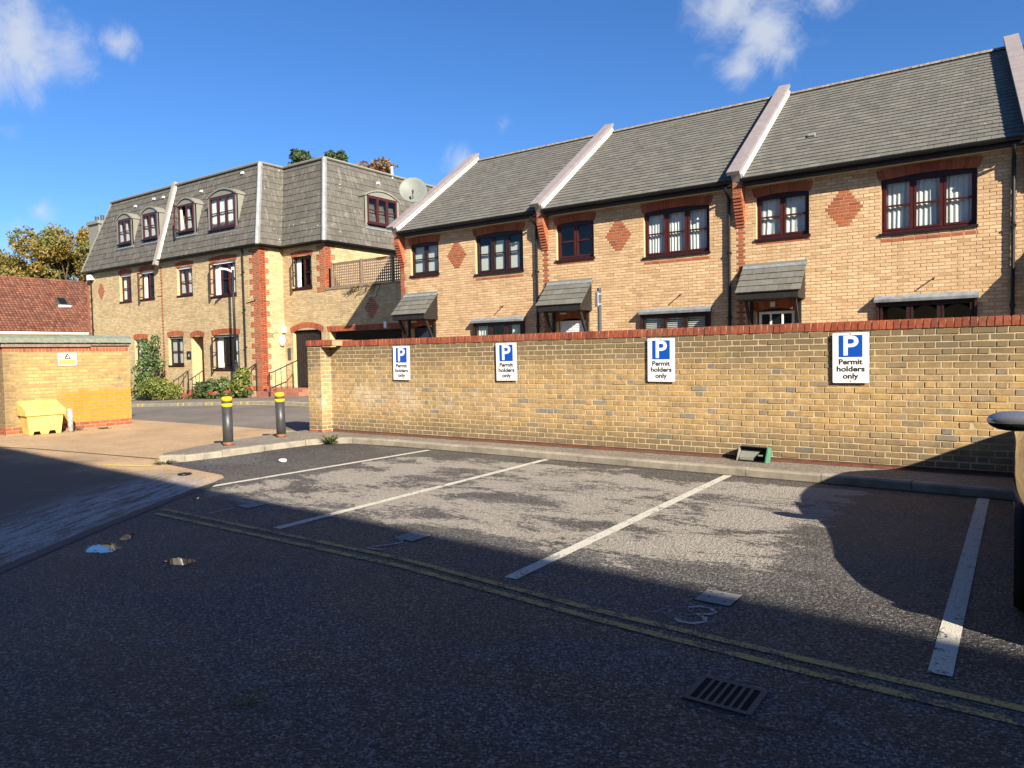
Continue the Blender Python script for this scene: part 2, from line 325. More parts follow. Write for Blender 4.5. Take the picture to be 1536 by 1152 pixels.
M_car = mat('dark_car_paint', fn=paintcar); M_tyre = plain('tyre_rubber', (.015, .015, .015), .9, .2); M_alloy = mat('alloy', (.5, .5, .52), .3, 1.)
M_mir = mat('mirror_cap', (.34, .36, .39), .16, .75)
M_cglass = mat('car_glass', (.01, .012, .012), .03)
M_chl = mat('headlamp', (.6, .62, .65), .1)


# ---------------------------------------------------------------- object helpers
LOC = {}
def link(name, me, m=None, parent=None):
    o = bpy.data.objects.new(name, me)
    if me is not None and m is not None and not me.materials: me.materials.append(m)
    COL.objects.link(o)
    if parent is not None:
        o.parent = parent
        if parent.name in LOC: o.matrix_parent_inverse = Matrix.Translation(-LOC[parent.name])
    return o
def tag(o, label=None, cat=None, group=None, kind=None):
    if label: o['label'] = label
    if cat: o['category'] = cat
    if group: o['group'] = group
    if kind: o['kind'] = kind
    return o
def thing(name, label, cat, loc=(0, 0, 0), group=None, local=False):
    o = bpy.data.objects.new(name, None); COL.objects.link(o); o.location = loc; o.empty_display_size = .2
    if not local: LOC[o.name] = Vector(loc)
    return tag(o, label, cat, group)
def copy_tree(o, parent=None):
    c = o.copy(); COL.objects.link(c)
    if parent is not None: c.parent = parent
    for ch in [k for k in COL.objects if k.parent == o]: copy_tree(ch, c)
    return c

def frame(origin, face='-y'):
    """local (u along, d inward, z up) -> world; u runs left to right seen from outside"""
    ang = {'-y': 0, '+x': math.pi/2, '-x': -math.pi/2, '+y': math.pi}[face] if isinstance(face, str) else face
    return Matrix.Translation(origin) @ Matrix.Rotation(ang, 4, 'Z')
def slope(origin, ex, ez):
    ex = Vector(ex).normalized(); ez = Vector(ez); ez = (ez - ex*ez.dot(ex)).normalized(); ed = ez.cross(ex)
    return Matrix(((ex.x, ed.x, ez.x, origin[0]), (ex.y, ed.y, ez.y, origin[1]), (ex.z, ed.z, ez.z, origin[2]), (0, 0, 0, 1)))

class MB:
    def __init__(s, M=None): s.v = []; s.f = []; s.mi = []; s.M = M if M is not None else Matrix(); s.sm = False
    def add(s, vs, fs, mi=0):
        k = len(s.v); M = s.M
        for p in vs: s.v.append(tuple(M @ Vector(p)))
        for f in fs: s.f.append(tuple(i+k for i in f)); s.mi.append(mi)
        return s
    def box(s, u0, u1, d0, d1, z0, z1, mi=0):
        return s.add([(u0, d0, z0), (u1, d0, z0), (u1, d1, z0), (u0, d1, z0), (u0, d0, z1), (u1, d0, z1), (u1, d1, z1), (u0, d1, z1)],
                     [(0, 1, 5, 4), (1, 2, 6, 5), (2, 3, 7, 6), (3, 0, 4, 7), (4, 5, 6, 7), (3, 2, 1, 0)], mi)
    def quad(s, a, b, c, d, mi=0): return s.add([a, b, c, d], [(0, 1, 2, 3)], mi)
    def prism(s, prof, axis, a, b, mi=0):
        """extrude a 2-D profile along axis ('u','d','z') from a to b"""
        n = len(prof)
        def pt(p, t): return {'u': (t, p[0], p[1]), 'd': (p[0], t, p[1]), 'z': (p[0], p[1], t)}[axis]
        vs = [pt(p, a) for p in prof]+[pt(p, b) for p in prof]
        fs = [(i, (i+1) % n, (i+1) % n+n, i+n) for i in range(n)]+[tuple(range(n-1, -1, -1)), tuple(range(n, 2*n))]
        return s.add(vs, fs, mi)
    def tube(s, pts, r, n=8, mi=0, cap=True):
        pts = [Vector(p) for p in pts]; rr = r if isinstance(r, (list, tuple)) else [r]*len(pts); vs = []; fs = []
        for i, p in enumerate(pts):
            t = (pts[min(i+1, len(pts)-1)]-pts[max(i-1, 0)]).normalized(); a = t.orthogonal().normalized() if i == 0 else (a - t*a.dot(t)).normalized(); b = t.cross(a)
            for k in range(n):
                th = 2*math.pi*k/n; vs.append(p+(a*math.cos(th)+b*math.sin(th))*rr[i])
        for i in range(len(pts)-1):
            for k in range(n): fs.append((i*n+k, i*n+(k+1) % n, (i+1)*n+(k+1) % n, (i+1)*n+k))
        if cap: fs += [tuple(range(n-1, -1, -1)), tuple(range((len(pts)-1)*n, len(pts)*n))]
        return s.add(vs, fs, mi)
    def lathe(s, prof, n=20, c=(0, 0, 0), mi=0):
        vs = []; fs = []
        for r, z in prof:
            for k in range(n): vs.append((c[0]+r*math.cos(2*math.pi*k/n), c[1]+r*math.sin(2*math.pi*k/n), c[2]+z))
        for i in range(len(prof)-1):
            for k in range(n): fs.append((i*n+k, i*n+(k+1) % n, (i+1)*n+(k+1) % n, (i+1)*n+k))
        fs += [tuple(range(n-1, -1, -1)), tuple(range((len(prof)-1)*n, len(prof)*n))]
        return s.add(vs, fs, mi)
    def mesh(s, name='mesh', mats=()):
        me = bpy.data.meshes.new(name); me.from_pydata(s.v, [], s.f)
        for m in mats: me.materials.append(m)
        if len(mats) > 1: me.polygons.foreach_set('material_index', s.mi)
        if s.sm: me.polygons.foreach_set('use_smooth', [True]*len(s.f))
        me.update(); return me
    def build(s, name, m, parent=None, kind=None, label=None):
        o = link(name, s.mesh(name, m if isinstance(m, (list, tuple)) else (m,)), None, parent)
        return tag(o, label, kind=kind)

def holes_body(F, u0, u1, z0, z1, holes, thick=.22):
    """a wall with rectangular openings and reveals"""
    b = MB(F); us = sorted({u0, u1, *[c for h in holes for c in h[:2] if u0 < c < u1]}); zs = sorted({z0, z1, *[c for h in holes for c in h[2:4] if z0 < c < z1]})
    nu, nz = len(us)-1, len(zs)-1
    def solid(i, j):
        if not (0 <= i < nu and 0 <= j < nz): return False
        cu, cz = (us[i]+us[i+1])/2, (zs[j]+zs[j+1])/2
        return not any(h[0] < cu < h[1] and h[2] < cz < h[3] for h in holes)
    for i in range(nu):
        for j in range(nz):
            if not solid(i, j): continue
            a, c, e, g = us[i], us[i+1], zs[j], zs[j+1]
            b.quad((a, 0, e), (c, 0, e), (c, 0, g), (a, 0, g)); b.quad((c, thick, e), (a, thick, e), (a, thick, g), (c, thick, g), 2)
            if not solid(i-1, j): b.quad((a, thick, e), (a, 0, e), (a, 0, g), (a, thick, g), 1)
            if not solid(i+1, j): b.quad((c, 0, e), (c, thick, e), (c, thick, g), (c, 0, g), 1)
            if not solid(i, j-1): b.quad((a, thick, e), (c, thick, e), (c, 0, e), (a, 0, e), 1)
            if not solid(i, j+1): b.quad((a, 0, g), (c, 0, g), (c, thick, g), (a, thick, g), 1)
    return b

def courses(u0, u1, z0, z1, holes=(), bond='stretcher', L=.225, H=.075, J=.010, shift=0.):
    """brick cells (u, z, w, h) of a wall, cut at the openings"""
    out = []; r = 0; z = z0
    while z + H*.5 < z1:
        if bond == 'flemish': pat = [L, L*.5]; off = -(L*.75 if r % 2 else 0)
        else: pat = [L]; off = -(L*.5 if r % 2 else 0)
        u = u0+off+shift-L*2; k = 0; zc = z+H/2
        cuts = [(h[0], h[1]) for h in holes if h[2] < zc < h[3]]
        while u < u1:
            w = pat[k % len(pat)]; segs = [(max(u+J/2, u0), min(u+w-J/2, u1))]
            for c0, c1 in cuts:
                ns = []
                for a, c in segs:
                    if c <= c0 or a >= c1: ns.append((a, c)); continue
                    if a < c0-.02: ns.append((a, c0-.003))
                    if c > c1+.02: ns.append((c1+.003, c))
                segs = ns
            for a, c in segs:
                if c-a > .02: out.append((a, z+J/2, c-a, H-J))
            u += w; k += 1
        z += H; r += 1
    return out

_cache = {}
def piece_geo(w, h, kind):
    if kind == 'brick':
        e = .004; pr = .0048
        vs = [(0, .012, 0), (w, .012, 0), (w, .012, h), (0, .012, h), (e, -pr, e), (w-e, -pr, e), (w-e, -pr, h-e), (e, -pr, h-e)]
        fs = [(4, 5, 6, 7), (0, 1, 5, 4), (1, 2, 6, 5), (2, 3, 7, 6), (3, 0, 4, 7)]
    else:                                                  # slate: lower edge proud, head tucked under the course above
        vs = [(0, .0, 0), (w, .0, 0), (w, .004, h), (0, .004, h), (0, -.024, 0), (w, -.024, 0), (w, -.003, h), (0, -.003, h)]
        fs = [(4, 5, 6, 7), (0, 1, 5, 4), (1, 2, 6, 5), (3, 0, 4, 7), (2, 3, 7, 6)]
    return vs, fs
def lay(F, cells, m, parent, name='brick', kind='brick', limit=300, stuff='brickwork', jit=1.):
    """cells -> the `limit` nearest the camera as objects of their own, the rest as one part"""
    ctr = F @ Vector((0, 0, 0)); cp = Vector((0, 0, EYE)); ex = F.col[0].to_3d(); ez = F.col[2].to_3d()
    cells = sorted(cells, key=lambda c: (ctr+ex*c[0]+ez*c[1]-cp).length)
    b = MB()
    for i, (u, z, w, h) in enumerate(cells):
        T = F @ Matrix.Translation((u+w/2, random.uniform(-.0025, .0025)*jit, z+h/2)) @ Matrix.Rotation(random.gauss(0, .006)*jit, 4, 'Y') @ Matrix.Rotation(random.gauss(0, .010)*jit, 4, 'Z') @ Matrix.Rotation(random.gauss(0, .015)*jit, 4, 'X') @ Matrix.Translation((-w/2, 0, -h/2))
        if i < limit:
            key = (kind, round(w, 3), round(h, 3), m.name)
            if key not in _cache:
                vs, fs = piece_geo(w, h, kind); me = bpy.data.meshes.new(name); me.from_pydata(vs, [], fs); me.materials.append(m); _cache[key] = me
            o = link(name, _cache[key], None, parent); o.matrix_basis = T
        else:
            vs, fs = piece_geo(w, h, kind); b.M = T; b.add(vs, fs)
    if b.v: b.build(stuff, m, parent, 'stuff')
def slates(F, u0f, u1f, v1, m, parent, w=.30, gauge=.2, limit=300, name='slate', stuff='slating', holes=()):
    full = []; b = MB(F); r = 0; v = 0.
    while v < v1-.02:
        h = min(gauge, v1-v); a0, a1 = u0f(v), u1f(v); c0, c1 = u0f(v+h), u1f(v+h); lo, hi = min(a0, c0), max(a1, c1)
        u = math.floor(lo/w)*w - (w/2 if r % 2 else 0)
        while u < hi:
            x0, x1 = u+.003, u+w-.003
            if not any(x1 > hh[0] and x0 < hh[1] and v+h*.5 > hh[2] and v+h*.5 < hh[3] for hh in holes):
                if x0 >= max(a0, c0) and x1 <= min(a1, c1): full.append((x0, v, x1-x0, h+.03))
                else:
                    p = [min(max(x0, a0), a1), min(max(x1, a0), a1), min(max(x1, c0), c1), min(max(x0, c0), c1)]
                    if p[1]-p[0] > .01 or p[2]-p[3] > .01:
                        b.add([(p[0], 0, v), (p[1], 0, v), (p[2], .004, v+h), (p[3], .004, v+h), (p[0], -.024, v), (p[1], -.024, v), (p[2], -.003, v+h), (p[3], -.003, v+h)],
                              [(4, 5, 6, 7), (0, 1, 5, 4), (1, 2, 6, 5), (3, 0, 4, 7)])
            u += w
        v += gauge; r += 1
    lay(F, full, m, parent, name, 'slate', limit, stuff, .5)
    if b.v: b.build('cut_slating', m, parent, 'stuff')

def arch(F, u0, u1, z0, rise, h, m, parent, proud=.008, n=None, d1=.1):
    """soldier-course brick arch; the bricks are a few pixels wide, so one joined part"""
    n = n or max(5, round((u1-u0)/.075)); b = MB(F); wd = (u1-u0)/n
    for i in range(n):
        t = (i+.5)/n*2-1; zz = z0+rise*(1-t*t); u = u0+i*wd; k = t*.05
        b.add([(u+.004-k*.3, -proud, zz), (u+wd-.004-k*.3, -proud, zz), (u+wd-.004+k, -proud, zz+h*(.92+.08*abs(t))), (u+.004+k, -proud, zz+h*(.92+.08*abs(t))),
               (u+.004-k*.3, d1, zz), (u+wd-.004-k*.3, d1, zz), (u+wd-.004+k, .01, zz+h), (u+.004+k, .01, zz+h)],
              [(0, 1, 2, 3), (5, 4, 7, 6), (4, 0, 3, 7), (1, 5, 6, 2), (4, 5, 1, 0), (3, 2, 6, 7)])
    b.build('brick_arch', m, parent, 'stuff')
    q = MB(F); N = 12                                        # backing of the arch, so no gap shows
    for i in range(N):
        ta, tb = i/N*2-1, (i+1)/N*2-1; ua, ub = u0+(u1-u0)*i/N, u0+(u1-u0)*(i+1)/N
        q.quad((ua, .004, z0+rise*(1-ta*ta)), (ub, .004, z0+rise*(1-tb*tb)), (ub, .004, z0+rise+h), (ua, .004, z0+rise+h))
    q.build('arch_backing', M_mortd, parent)

def curtain(F, u0, u1, z0, z1, d, m, parent, folds=14, amp=.025, name='curtain', sheer=1., top=None):
    folds = max(3, int(folds*random.uniform(.8, 1.35))); b = MB(F); n = folds*6; ph = random.random()*9; sw = random.uniform(-.05, .05)
    for i in range(n+1):
        t = i/n; u = u0+(u1-u0)*t; y = d+amp*math.sin(t*folds*2*math.pi+ph+math.sin(t*9))+amp*.4*math.sin(t*31)
        b.add([(u+sw*math.sin(t*3.14)*1.2+.012*math.sin(t*23), y, z0+.01*math.sin(t*17)), (u+(.02*math.sin(t*7)), y*.6+d*.4+.01, z1)], [])
    b.f = [(2*i, 2*i+2, 2*i+3, 2*i+1) for i in range(n)]; b.mi = [0]*n; b.sm = True
    return b.build(name, m, parent)

def window(parent, F, u0, u1, z0, z1, n=2, d=.085, fm=None, cur='net', bars=1, sill=True, open_light=None, archlight=False):
    """casement window: the frame is the part; panes, sill, curtain are sub-parts"""
    fm = fm or M_maho; b = MB(F); t = .055; zt = z1; zb = z0+.06 if sill else z0
    b.box(u0, u0+t, d, d+.07, zb, zt); b.box(u1-t, u1, d, d+.07, zb, zt); b.box(u0+t, u1-t, d, d+.07, zt-t, zt); b.box(u0+t, u1-t, d, d+.07, zb, zb+t)
    W_ = (u1-u0-2*t)/n; panes = []
    for i in range(n):
        a, c = u0+t+i*W_, u0+t+(i+1)*W_
        if i: b.box(a-.022, a+.022, d-.004, d+.066, zb+t, zt-t)
        a2, c2 = (a+.022 if i else a), (c-.022 if i < n-1 else c); e = .045; da = d-.012
        if open_light == i:                                  # an opened casement, swung out on its left edge
            O = F @ Matrix.Translation((a2, da, 0)) @ Matrix.Rotation(R(-52), 4, 'Z'); wl = c2-a2
            ob = MB(O); ob.box(0, e, 0, .05, zb+t, zt-t); ob.box(wl-e, wl, 0, .05, zb+t, zt-t); ob.box(e, wl-e, 0, .05, zt-t-e, zt-t); ob.box(e, wl-e, 0, .05, zb+t, zb+t+e); ob.box(e, wl-e, .005, .045, (zb+zt)/2-.018, (zb+zt)/2+.018)
            panes.append((O, e, wl-e, zb+t+e, zt-t-e, .025, ob)); continue
        b.box(a2, a2+e, da, da+.06, zb+t, zt-t); b.box(c2-e, c2, da, da+.06, zb+t, zt-t); b.box(a2+e, c2-e, da, da+.06, zt-t-e, zt-t); b.box(a2+e, c2-e, da, da+.06, zb+t, zb+t+e)
        if archlight:
            N = 8; zz = zt-t-e
            for q in range(N):
                ta, tb = q/N*2-1, (q+1)/N*2-1; ua, ub = a2+e+(c2-a2-2*e)*q/N, a2+e+(c2-a2-2*e)*(q+1)/N
                b.add([(ua, da+.004, zz), (ub, da+.004, zz), (ub, da+.004, zz-.09*tb*tb-.01), (ua, da+.004, zz-.09*ta*ta-.01)], [(0, 1, 2, 3), (3, 2, 1, 0)])
        zs = [zb+t+e]
        for k in range(bars):
            zm = zb+t+e+(zt-t-e-zb-t-e)*(k+1)/(bars+1); b.box(a2+e, c2-e, da+.006, da+.054, zm-.018, zm+.018); zs += [zm-.018, zm+.018]
        zs.append(zt-t-e)
        for k in range(0, len(zs), 2): panes.append((F, a2+e, c2-e, zs[k], zs[k+1], da+.03, None))
    w = b.build('window', fm, parent)
    for (FF, a, c, e0, e1, dd, ob) in panes:
        MB(FF).quad((a, dd, e0), (c, dd, e0), (c, dd, e1), (a, dd, e1)).build('pane', M_glass, w)
        if ob: ob.build('open_casement', fm, w)
    if sill: MB(F).box(u0-.03, u1+.03, -.045, d+.02, z0-.0, z0+.055).build('sill', M_sill, w)
    g0, g1 = u0+.05, u1-.05; db = d+.078
    if cur == 'net': curtain(F, g0, g1, zb+.03, zt-.03, db, M_net, w, int(9*(u1-u0)), .014)
    elif cur == 'side':
        k = (g1-g0)*.24; curtain(F, g0, g0+k, zb+.03, zt-.03, db, M_curt, w, 4, .03); curtain(F, g1-k, g1, zb+.03, zt-.03, db, M_curt, w, 4, .03)
    elif cur == 'tied':
        for i in range(n):
            a = g0+(g1-g0)*i/n; c = a+(g1-g0)/n*.72; q = MB(F); zm = zb+.03
            q.add([(a, db, zm), (a+(c-a)*.72, db+.03, zm), (a+(c-a)*.45, db, (zb+zt)*.52), (c*.3+a*.7, db+.03, zt-.05), (a, db, zt-.05)], [(0, 1, 2, 3, 4)]); q.build('curtain', M_curt, w)
    elif cur == 'blind': MB(F).box(g0, g1, db, db+.01, zb+.02, zt-.02).build('blind', M_board, w)
    elif cur == 'boards':
        for i in range(n):
            a = g0+(g1-g0)*i/n+.06; MB(F).box(a, a+(g1-g0)/n*.55, db, db+.01, zb+.05, zb+.05+(zt-zb)*random.uniform(.55, .8)).build('blind', M_board, w)
    elif cur == 'slats':
        q = MB(F); z = zb+.05
        while z < zt-.05: q.box(g0, g1, db, db+.018, z, z+.03); z += .05
        q.build('venetian_blind', M_board, w, 'stuff')
    if cur in ('side', 'none', 'tied'): MB(F).box(g0-.02, g1+.02, d+1.3, d+1.31, zb-.02, zt+.02).build('room_back', M_room, w)
    return w

def gutter(F, u0, u1, d, z, parent, m=None, r=.055):
    b = MB(F); pr = [(d-r*math.cos(a), z-r*math.sin(a)) for a in np.linspace(0, math.pi, 7)]; pr += [(p[0]*.0+d-(r-.008)*math.cos(a), z-(r-.008)*math.sin(a)) for a, p in zip(np.linspace(math.pi, 0, 7), pr)]
    b.prism(pr, 'u', u0, u1); return b.build('gutter', m or M_black, parent)
def downpipe(F, u, z0, z1, parent, hop=.22, m=None):
    b = MB(F); b.tube([(u, -hop, z1+.12), (u, -hop+.02, z1+.05), (u, -.065, z1-.1), (u, -.065, z0)], .036, 10)
    for z in np.arange(z0+.6, z1-.2, 1.6): b.box(u-.05, u+.05, -.105, 0, z, z+.04); b.tube([(u, -.065, z-.05), (u, -.065, z+.09)], .042, 10)
    b.sm = False; return b.build('downpipe', m or M_black, parent)

# ================================================================ GROUND
def sheet(name, poly, z, m, kind='structure', parent=None):
    b = MB(); n = len(poly); zz = z if callable(z) else (lambda x, y: z)
    b.add([(x, y, zz(x, y)) for x, y in poly], [tuple(range(n))]); return b.build(name, m, parent, kind)
def fall(x, y):                                            # the road falls away gently to the west
    return -.034*max(0., min(-20.5-x, 60.))
def grid(name, x0, x1, y0, y1, dz, m, nx=24, ny=6):
    b = MB(); xs = np.linspace(x0, x1, nx+1); ys = np.linspace(y0, y1, ny+1)
    for x in xs:
        for y in ys: b.v.append((x, y, fall(x, y)+dz))
    for i in range(nx):
        for j in range(ny): k = i*(ny+1)+j; b.f.append((k, k+ny+1, k+ny+2, k+1)); b.mi.append(0)
    return b.build(name, m, None, 'structure')
grid('ground', -900, 900, -900, 900, -2.4, M_farg, 30, 30)
KERB = [(6, 8.45), (2, 8.47), (0, 8.50), (-1.8, 8.60), (-3.5, 8.64), (-5, 8.70), (-7, 8.76), (-8.6, 8.78), (-9.55, 8.70), (-9.95, 8.45), (-10.05, 8.1), (-10.10, 7.3), (-10.12, 6.55), (-10.2, 5.98), (-10.45, 5.72)]
EDGE = [(-8.35, 5.42), (-7.75, 4.55), (-7.45, 4.18), (-6.78, 3.14), (-6.38, 2.54), (-6.07, 2.1), (-5.2, .8), (-4., -1.4)]
car_park = sheet('car_park_tarmac', [(-10.3, 5.72), (-8.6, 5.55)]+EDGE+[(-4, -8), (14, -8), (14, 9.0), (-10.2, 9.0)], 0, M_tarmac)
grid('forecourt', -30, -3.2, -9, 9.72, -.006, M_fore, 12, 6)
grid('road', -70, 30, 9.2, 15.1, -.012, M_road, 40, 3)
PZ = .095; WYF = 9.36
pv = [(x, y+.12 if y > 8.4 else y) for x, y in KERB]
pavement = sheet('pavement', [(6, 8.57), (2, 8.59), (0, 8.62), (-1.8, 8.72), (-3.5, 8.76), (-5, 8.82), (-7, 8.88), (-8.65, 8.90), (-9.62, 8.82), (-10.05, 8.52), (-10.17, 8.1), (-10.22, 7.3), (-10.24, 6.55), (-10.32, 6.0), (-10.5, 5.82),
                  (-10.75, 5.95), (-11.05, 6.6), (-11.35, 7.7), (-11.5, 8.6), (-11.5, 9.62), (6, 9.62)], PZ, M_pave)
MB().prism([(-10.5, 5.82), (-10.75, 5.95), (-11.05, 6.6), (-11.35, 7.7), (-11.5, 8.6), (-11.5, 9.62), (-10.9, 9.62), (-10.3, 6.3)], 'z', -.05, PZ-.004).build('pavement_edge', M_pave, pavement)
# kerb stones along the bays, one by one
def kerb_run(pts, w, z0, z1, parent, L=.9, m=M_conc):
    pts = [Vector((*p, 0)) for p in pts]; segs = []
    for a, c in zip(pts[:-1], pts[1:]):
        n = max(1, round((c-a).length/L))
        for i in range(n): segs.append((a.lerp(c, i/n), a.lerp(c, (i+1)/n)))
    for a, c in segs:
        t = (c-a).normalized(); nrm = Vector((t.y, -t.x, 0)); a2, c2 = a+t*.004, c-t*.004; j = random.uniform(-.006, .006); b = MB()
        za, zc = fall(a.x, 0), fall(c.x, 0); q = nrm*w; ch = nrm*.02
        vs = [a2+Vector((0, 0, z0+za)), c2+Vector((0, 0, z0+zc)), c2+q+Vector((0, 0, z0+zc)), a2+q+Vector((0, 0, z0+za)),
              a2+Vector((0, 0, z1-.018+j+za)), c2+Vector((0, 0, z1-.018+j+zc)), a2+ch+Vector((0, 0, z1+j+za)), c2+ch+Vector((0, 0, z1+j+zc)), c2+q+Vector((0, 0, z1+j+zc)), a2+q+Vector((0, 0, z1+j+za))]
        b.add(vs, [(0, 1, 5, 4), (4, 5, 7, 6), (6, 7, 8, 9), (1, 2, 8, 7, 5), (3, 0, 4, 6, 9), (2, 3, 9, 8)]); b.build('kerb_stone', m, parent)
kerb_run(KERB, .125, -.05, PZ+.006, pavement)
# flat markings
def strip(name, pts, w, z, m, parent=None):
    b = MB(); pts = [Vector((*p, 0)) for p in pts]; L = []
    for i, p in enumerate(pts):
        t = (pts[min(i+1, len(pts)-1)]-pts[max(i-1, 0)]).normalized(); n = Vector((-t.y, t.x, 0)); L.append((p+n*w/2, p-n*w/2))
    for (a, c), (e, g) in zip(L[:-1], L[1:]): b.add([(a.x, a.y, z), (c.x, c.y, z), (g.x, g.y, z), (e.x, e.y, z)], [(3, 2, 1, 0)])
    return b.build(name, m, parent)
strip('white_line', [(-2.85, 8.58), (-2.80, 3.93)], .10, .004, M_wline, car_park)
strip('white_line', [(-5.50, 8.68), (-5.41, 4.01)], .10, .004, M_wline, car_park)
strip('white_line', [(-.26, 8.46), (-.28, 3.80)], .10, .004, M_wline, car_park)
strip('white_line', [(-7.72, 8.66), (-7.90, 4.95)], .10, .004, M_wline, car_park)
strip('yellow_line', [(-7.14, 3.93), (-3.78, 3.89), (-1.99, 3.70), (-.86, 3.64), (.6, 3.60), (9, 3.4)], .062, .004, M_yline, car_park)
strip('yellow_line', [(-7.00, 3.78), (-3.62, 3.745), (-1.92, 3.57), (-.82, 3.50), (.6, 3.46), (9, 3.26)], .062, .004, M_yline, car_park)
strip('bay_number', [(-6.54, 4.07), (-6.55, 4.36)], .03, .004, M_faint, car_park)
strip('bay_number', [(-4.26, 4.25), (-4.21, 4.30), (-4.14, 4.29), (-4.10, 4.23), (-4.12, 4.15), (-4.18, 4.06), (-4.22, 3.97), (-4.07, 3.98)], .03, .004, M_faint, car_park)
strip('bay_number', [(-1.58, 4.03), (-1.53, 4.08), (-1.46, 4.08), (-1.42, 4.03), (-1.44, 3.98), (-1.50, 3.95), (-1.44, 3.92), (-1.42, 3.86), (-1.46, 3.80), (-1.54, 3.79), (-1.58, 3.83)], .03, .004, M_faint, car_park)
strip('patch_seam', [(-.80, 3.30), (-.64, 3.28), (-.66, 2.90), (-.95, 2.87), (-1.20, 2.90)], .009, .004, M_patch, car_park)
strip('tarmac_joint', [(-8.05, 5.10), (-7.55, 4.22), (-6.84, 3.14), (-6.42, 2.54), (-6.08, 2.06), (-5.2, .76)], .13, .004, M_patch, car_park)
M_soil = plain('gutter_soil', (.075, .055, .042), .95, .6, 25, .5)
for q_ in range(len(KERB)-4): strip('gutter_dirt', [(KERB[q_][0], KERB[q_][1]-.022), (KERB[q_+1][0], KERB[q_+1][1]-.022)], random.uniform(.035, .06), .0045, M_soil, car_park)
strip('wall_foot_dirt', [(-10.8, WYF), (-6, WYF-.01), (-2, WYF), (2.6, WYF-.01)], .07, PZ+.004, plain('brick_dust', (.13, .065, .045), .95, .6, 25, .4), pavement)
# road-side yellow marks and far pavement
farp = [(-60, 13.6), (-34, 14.2), (-29, 14.6), (-24.3, 14.85), (-19, 15.0), (-8, 15.0), (20, 15.0)]
b = MB()
for (x, y) in farp: b.v += [(x, y+.12, fall(x, y)+.10), (x, 19.2, fall(x, y)+.12)]
b.f = [(2*i, 2*i+2, 2*i+3, 2*i+1) for i in range(len(farp)-1)]; b.mi = [0]*len(b.f)
far_pave = b.build('far_pavement', M_pave, None, 'structure')
kerb_run(farp[::-1], .125, -.06, .105, far_pave)
for x in (-28.2, -25.6, -23.9, -21.9):
    for k in (0, .35):
        y = np.interp(x+k, [p[0] for p in farp], [p[1] for p in farp]); fz = fall(x+k, 0)
        MB().add([(x+k, y-.004, fz+.0), (x+k+.10, y-.004, fz+.0), (x+k+.10, y-.004, fz+.108), (x+k, y-.004, fz+.108), (x+k, y+.12, fz+.112), (x+k+.10, y+.12, fz+.112)], [(0, 1, 2, 3), (3, 2, 5, 4)]).build('yellow_mark', M_yel2, far_pave)
strip('yellow_line', [(-21, 14.75), (-10, 14.8), (10, 14.8)], .09, .0, M_yel2, far_pave)
strip('forecourt_crack', [(-17, 4.9), (-14.5, 5.55), (-12.3, 5.8), (-10.4, 6.0)], .035, .0, M_patch, car_park)
strip('faded_line', [(-10.2, 5.5), (-11.0, 5.2)], .09, .0, M_yel2, car_park)

# puddles
def puddle(cx, cy, rx, ry, rot):
    b = MB(); n = 32; b.add([(math.cos(2*math.pi*k/n), math.sin(2*math.pi*k/n), 0) for k in range(n)], [tuple(range(n))])
    o = b.build('puddle', M_water, None, 'structure'); o.location = (cx, cy, .0035); o.scale = (rx, ry, 1); o.rotation_euler = (0, 0, R(rot)); return o
puddle(-6.08, 2.84, .23, .15, -8); puddle(-6.28, 3.12, .17, .06, -40); puddle(-5.16, 2.95, .17, .11, 5); puddle(-6.02, 1.98, .10, .06, 20); puddle(-7.35, 4.42, .12, .04, -50)

# ================================================================ THE CAR-PARK WALL
WY = 9.397; WX0, WX1 = -11.33, 6.0; WT = 1.832-.1125; WB = WT-21*.075
wall = thing('boundary_wall', 'long yellow stock brick wall with red brick coping behind the parking bays', 'wall', (-3, WY, PZ))
FW = frame((0, WY, 0))
MB(FW).box(-10.85, WX1, 0, .215, WB-.004, WT).build('mortar_core', M_mortw, wall); MB(FW).box(-10.85, WX1, .004, .21, -.02, WB-.004).build('plinth_core', plain('plinth_mortar', (.10, .055, .04), .95, .3), wall)
cells = courses(-10.85, 2.6, WB, WT, bond='flemish', shift=.09)
lay(FW, cells, M_stock, wall, 'brick', 'brick', 300, 'brickwork')
red = courses(-10.85, 2.6, WB-.075, WB, bond='stretcher')
M_plinth = brickmat('plinth_brick', [(0, (.16, .05, .03)), (1, (.24, .065, .035))], .7, .4)
lay(FW @ Matrix.Translation((0, -.004, -.028)), red, M_plinth, wall, 'plinth_brick', 'brick', 60, 'plinth_brickwork')
# pier at the free end
FP = frame((0, WY-.24, 0)); FPS = frame((-10.85, WY-.24, 0), '+x')
MB(FP).box(-11.23, -10.85-.001, .0, .5, -.02, WT).build('pier_core', M_mortw, wall)
lay(FP, courses(-11.23, -10.85, WB, WT, bond='stretcher'), M_stock, wall, 'brick', 'brick', 0, 'pier_brickwork')
lay(FPS, courses(0, .24, WB, WT, bond='stretcher', shift=.11), M_stock, wall, 'brick', 'brick', 0, 'pier_side_brickwork')
lay(FP, courses(-11.23, -10.85, WB-.075, WB), M_red, wall, 'brick', 'brick', 0, 'pier_plinth')
lay(FPS, courses(0, .24, WB-.075, WB), M_red, wall, 'brick', 'brick', 0, 'pier_side_plinth')
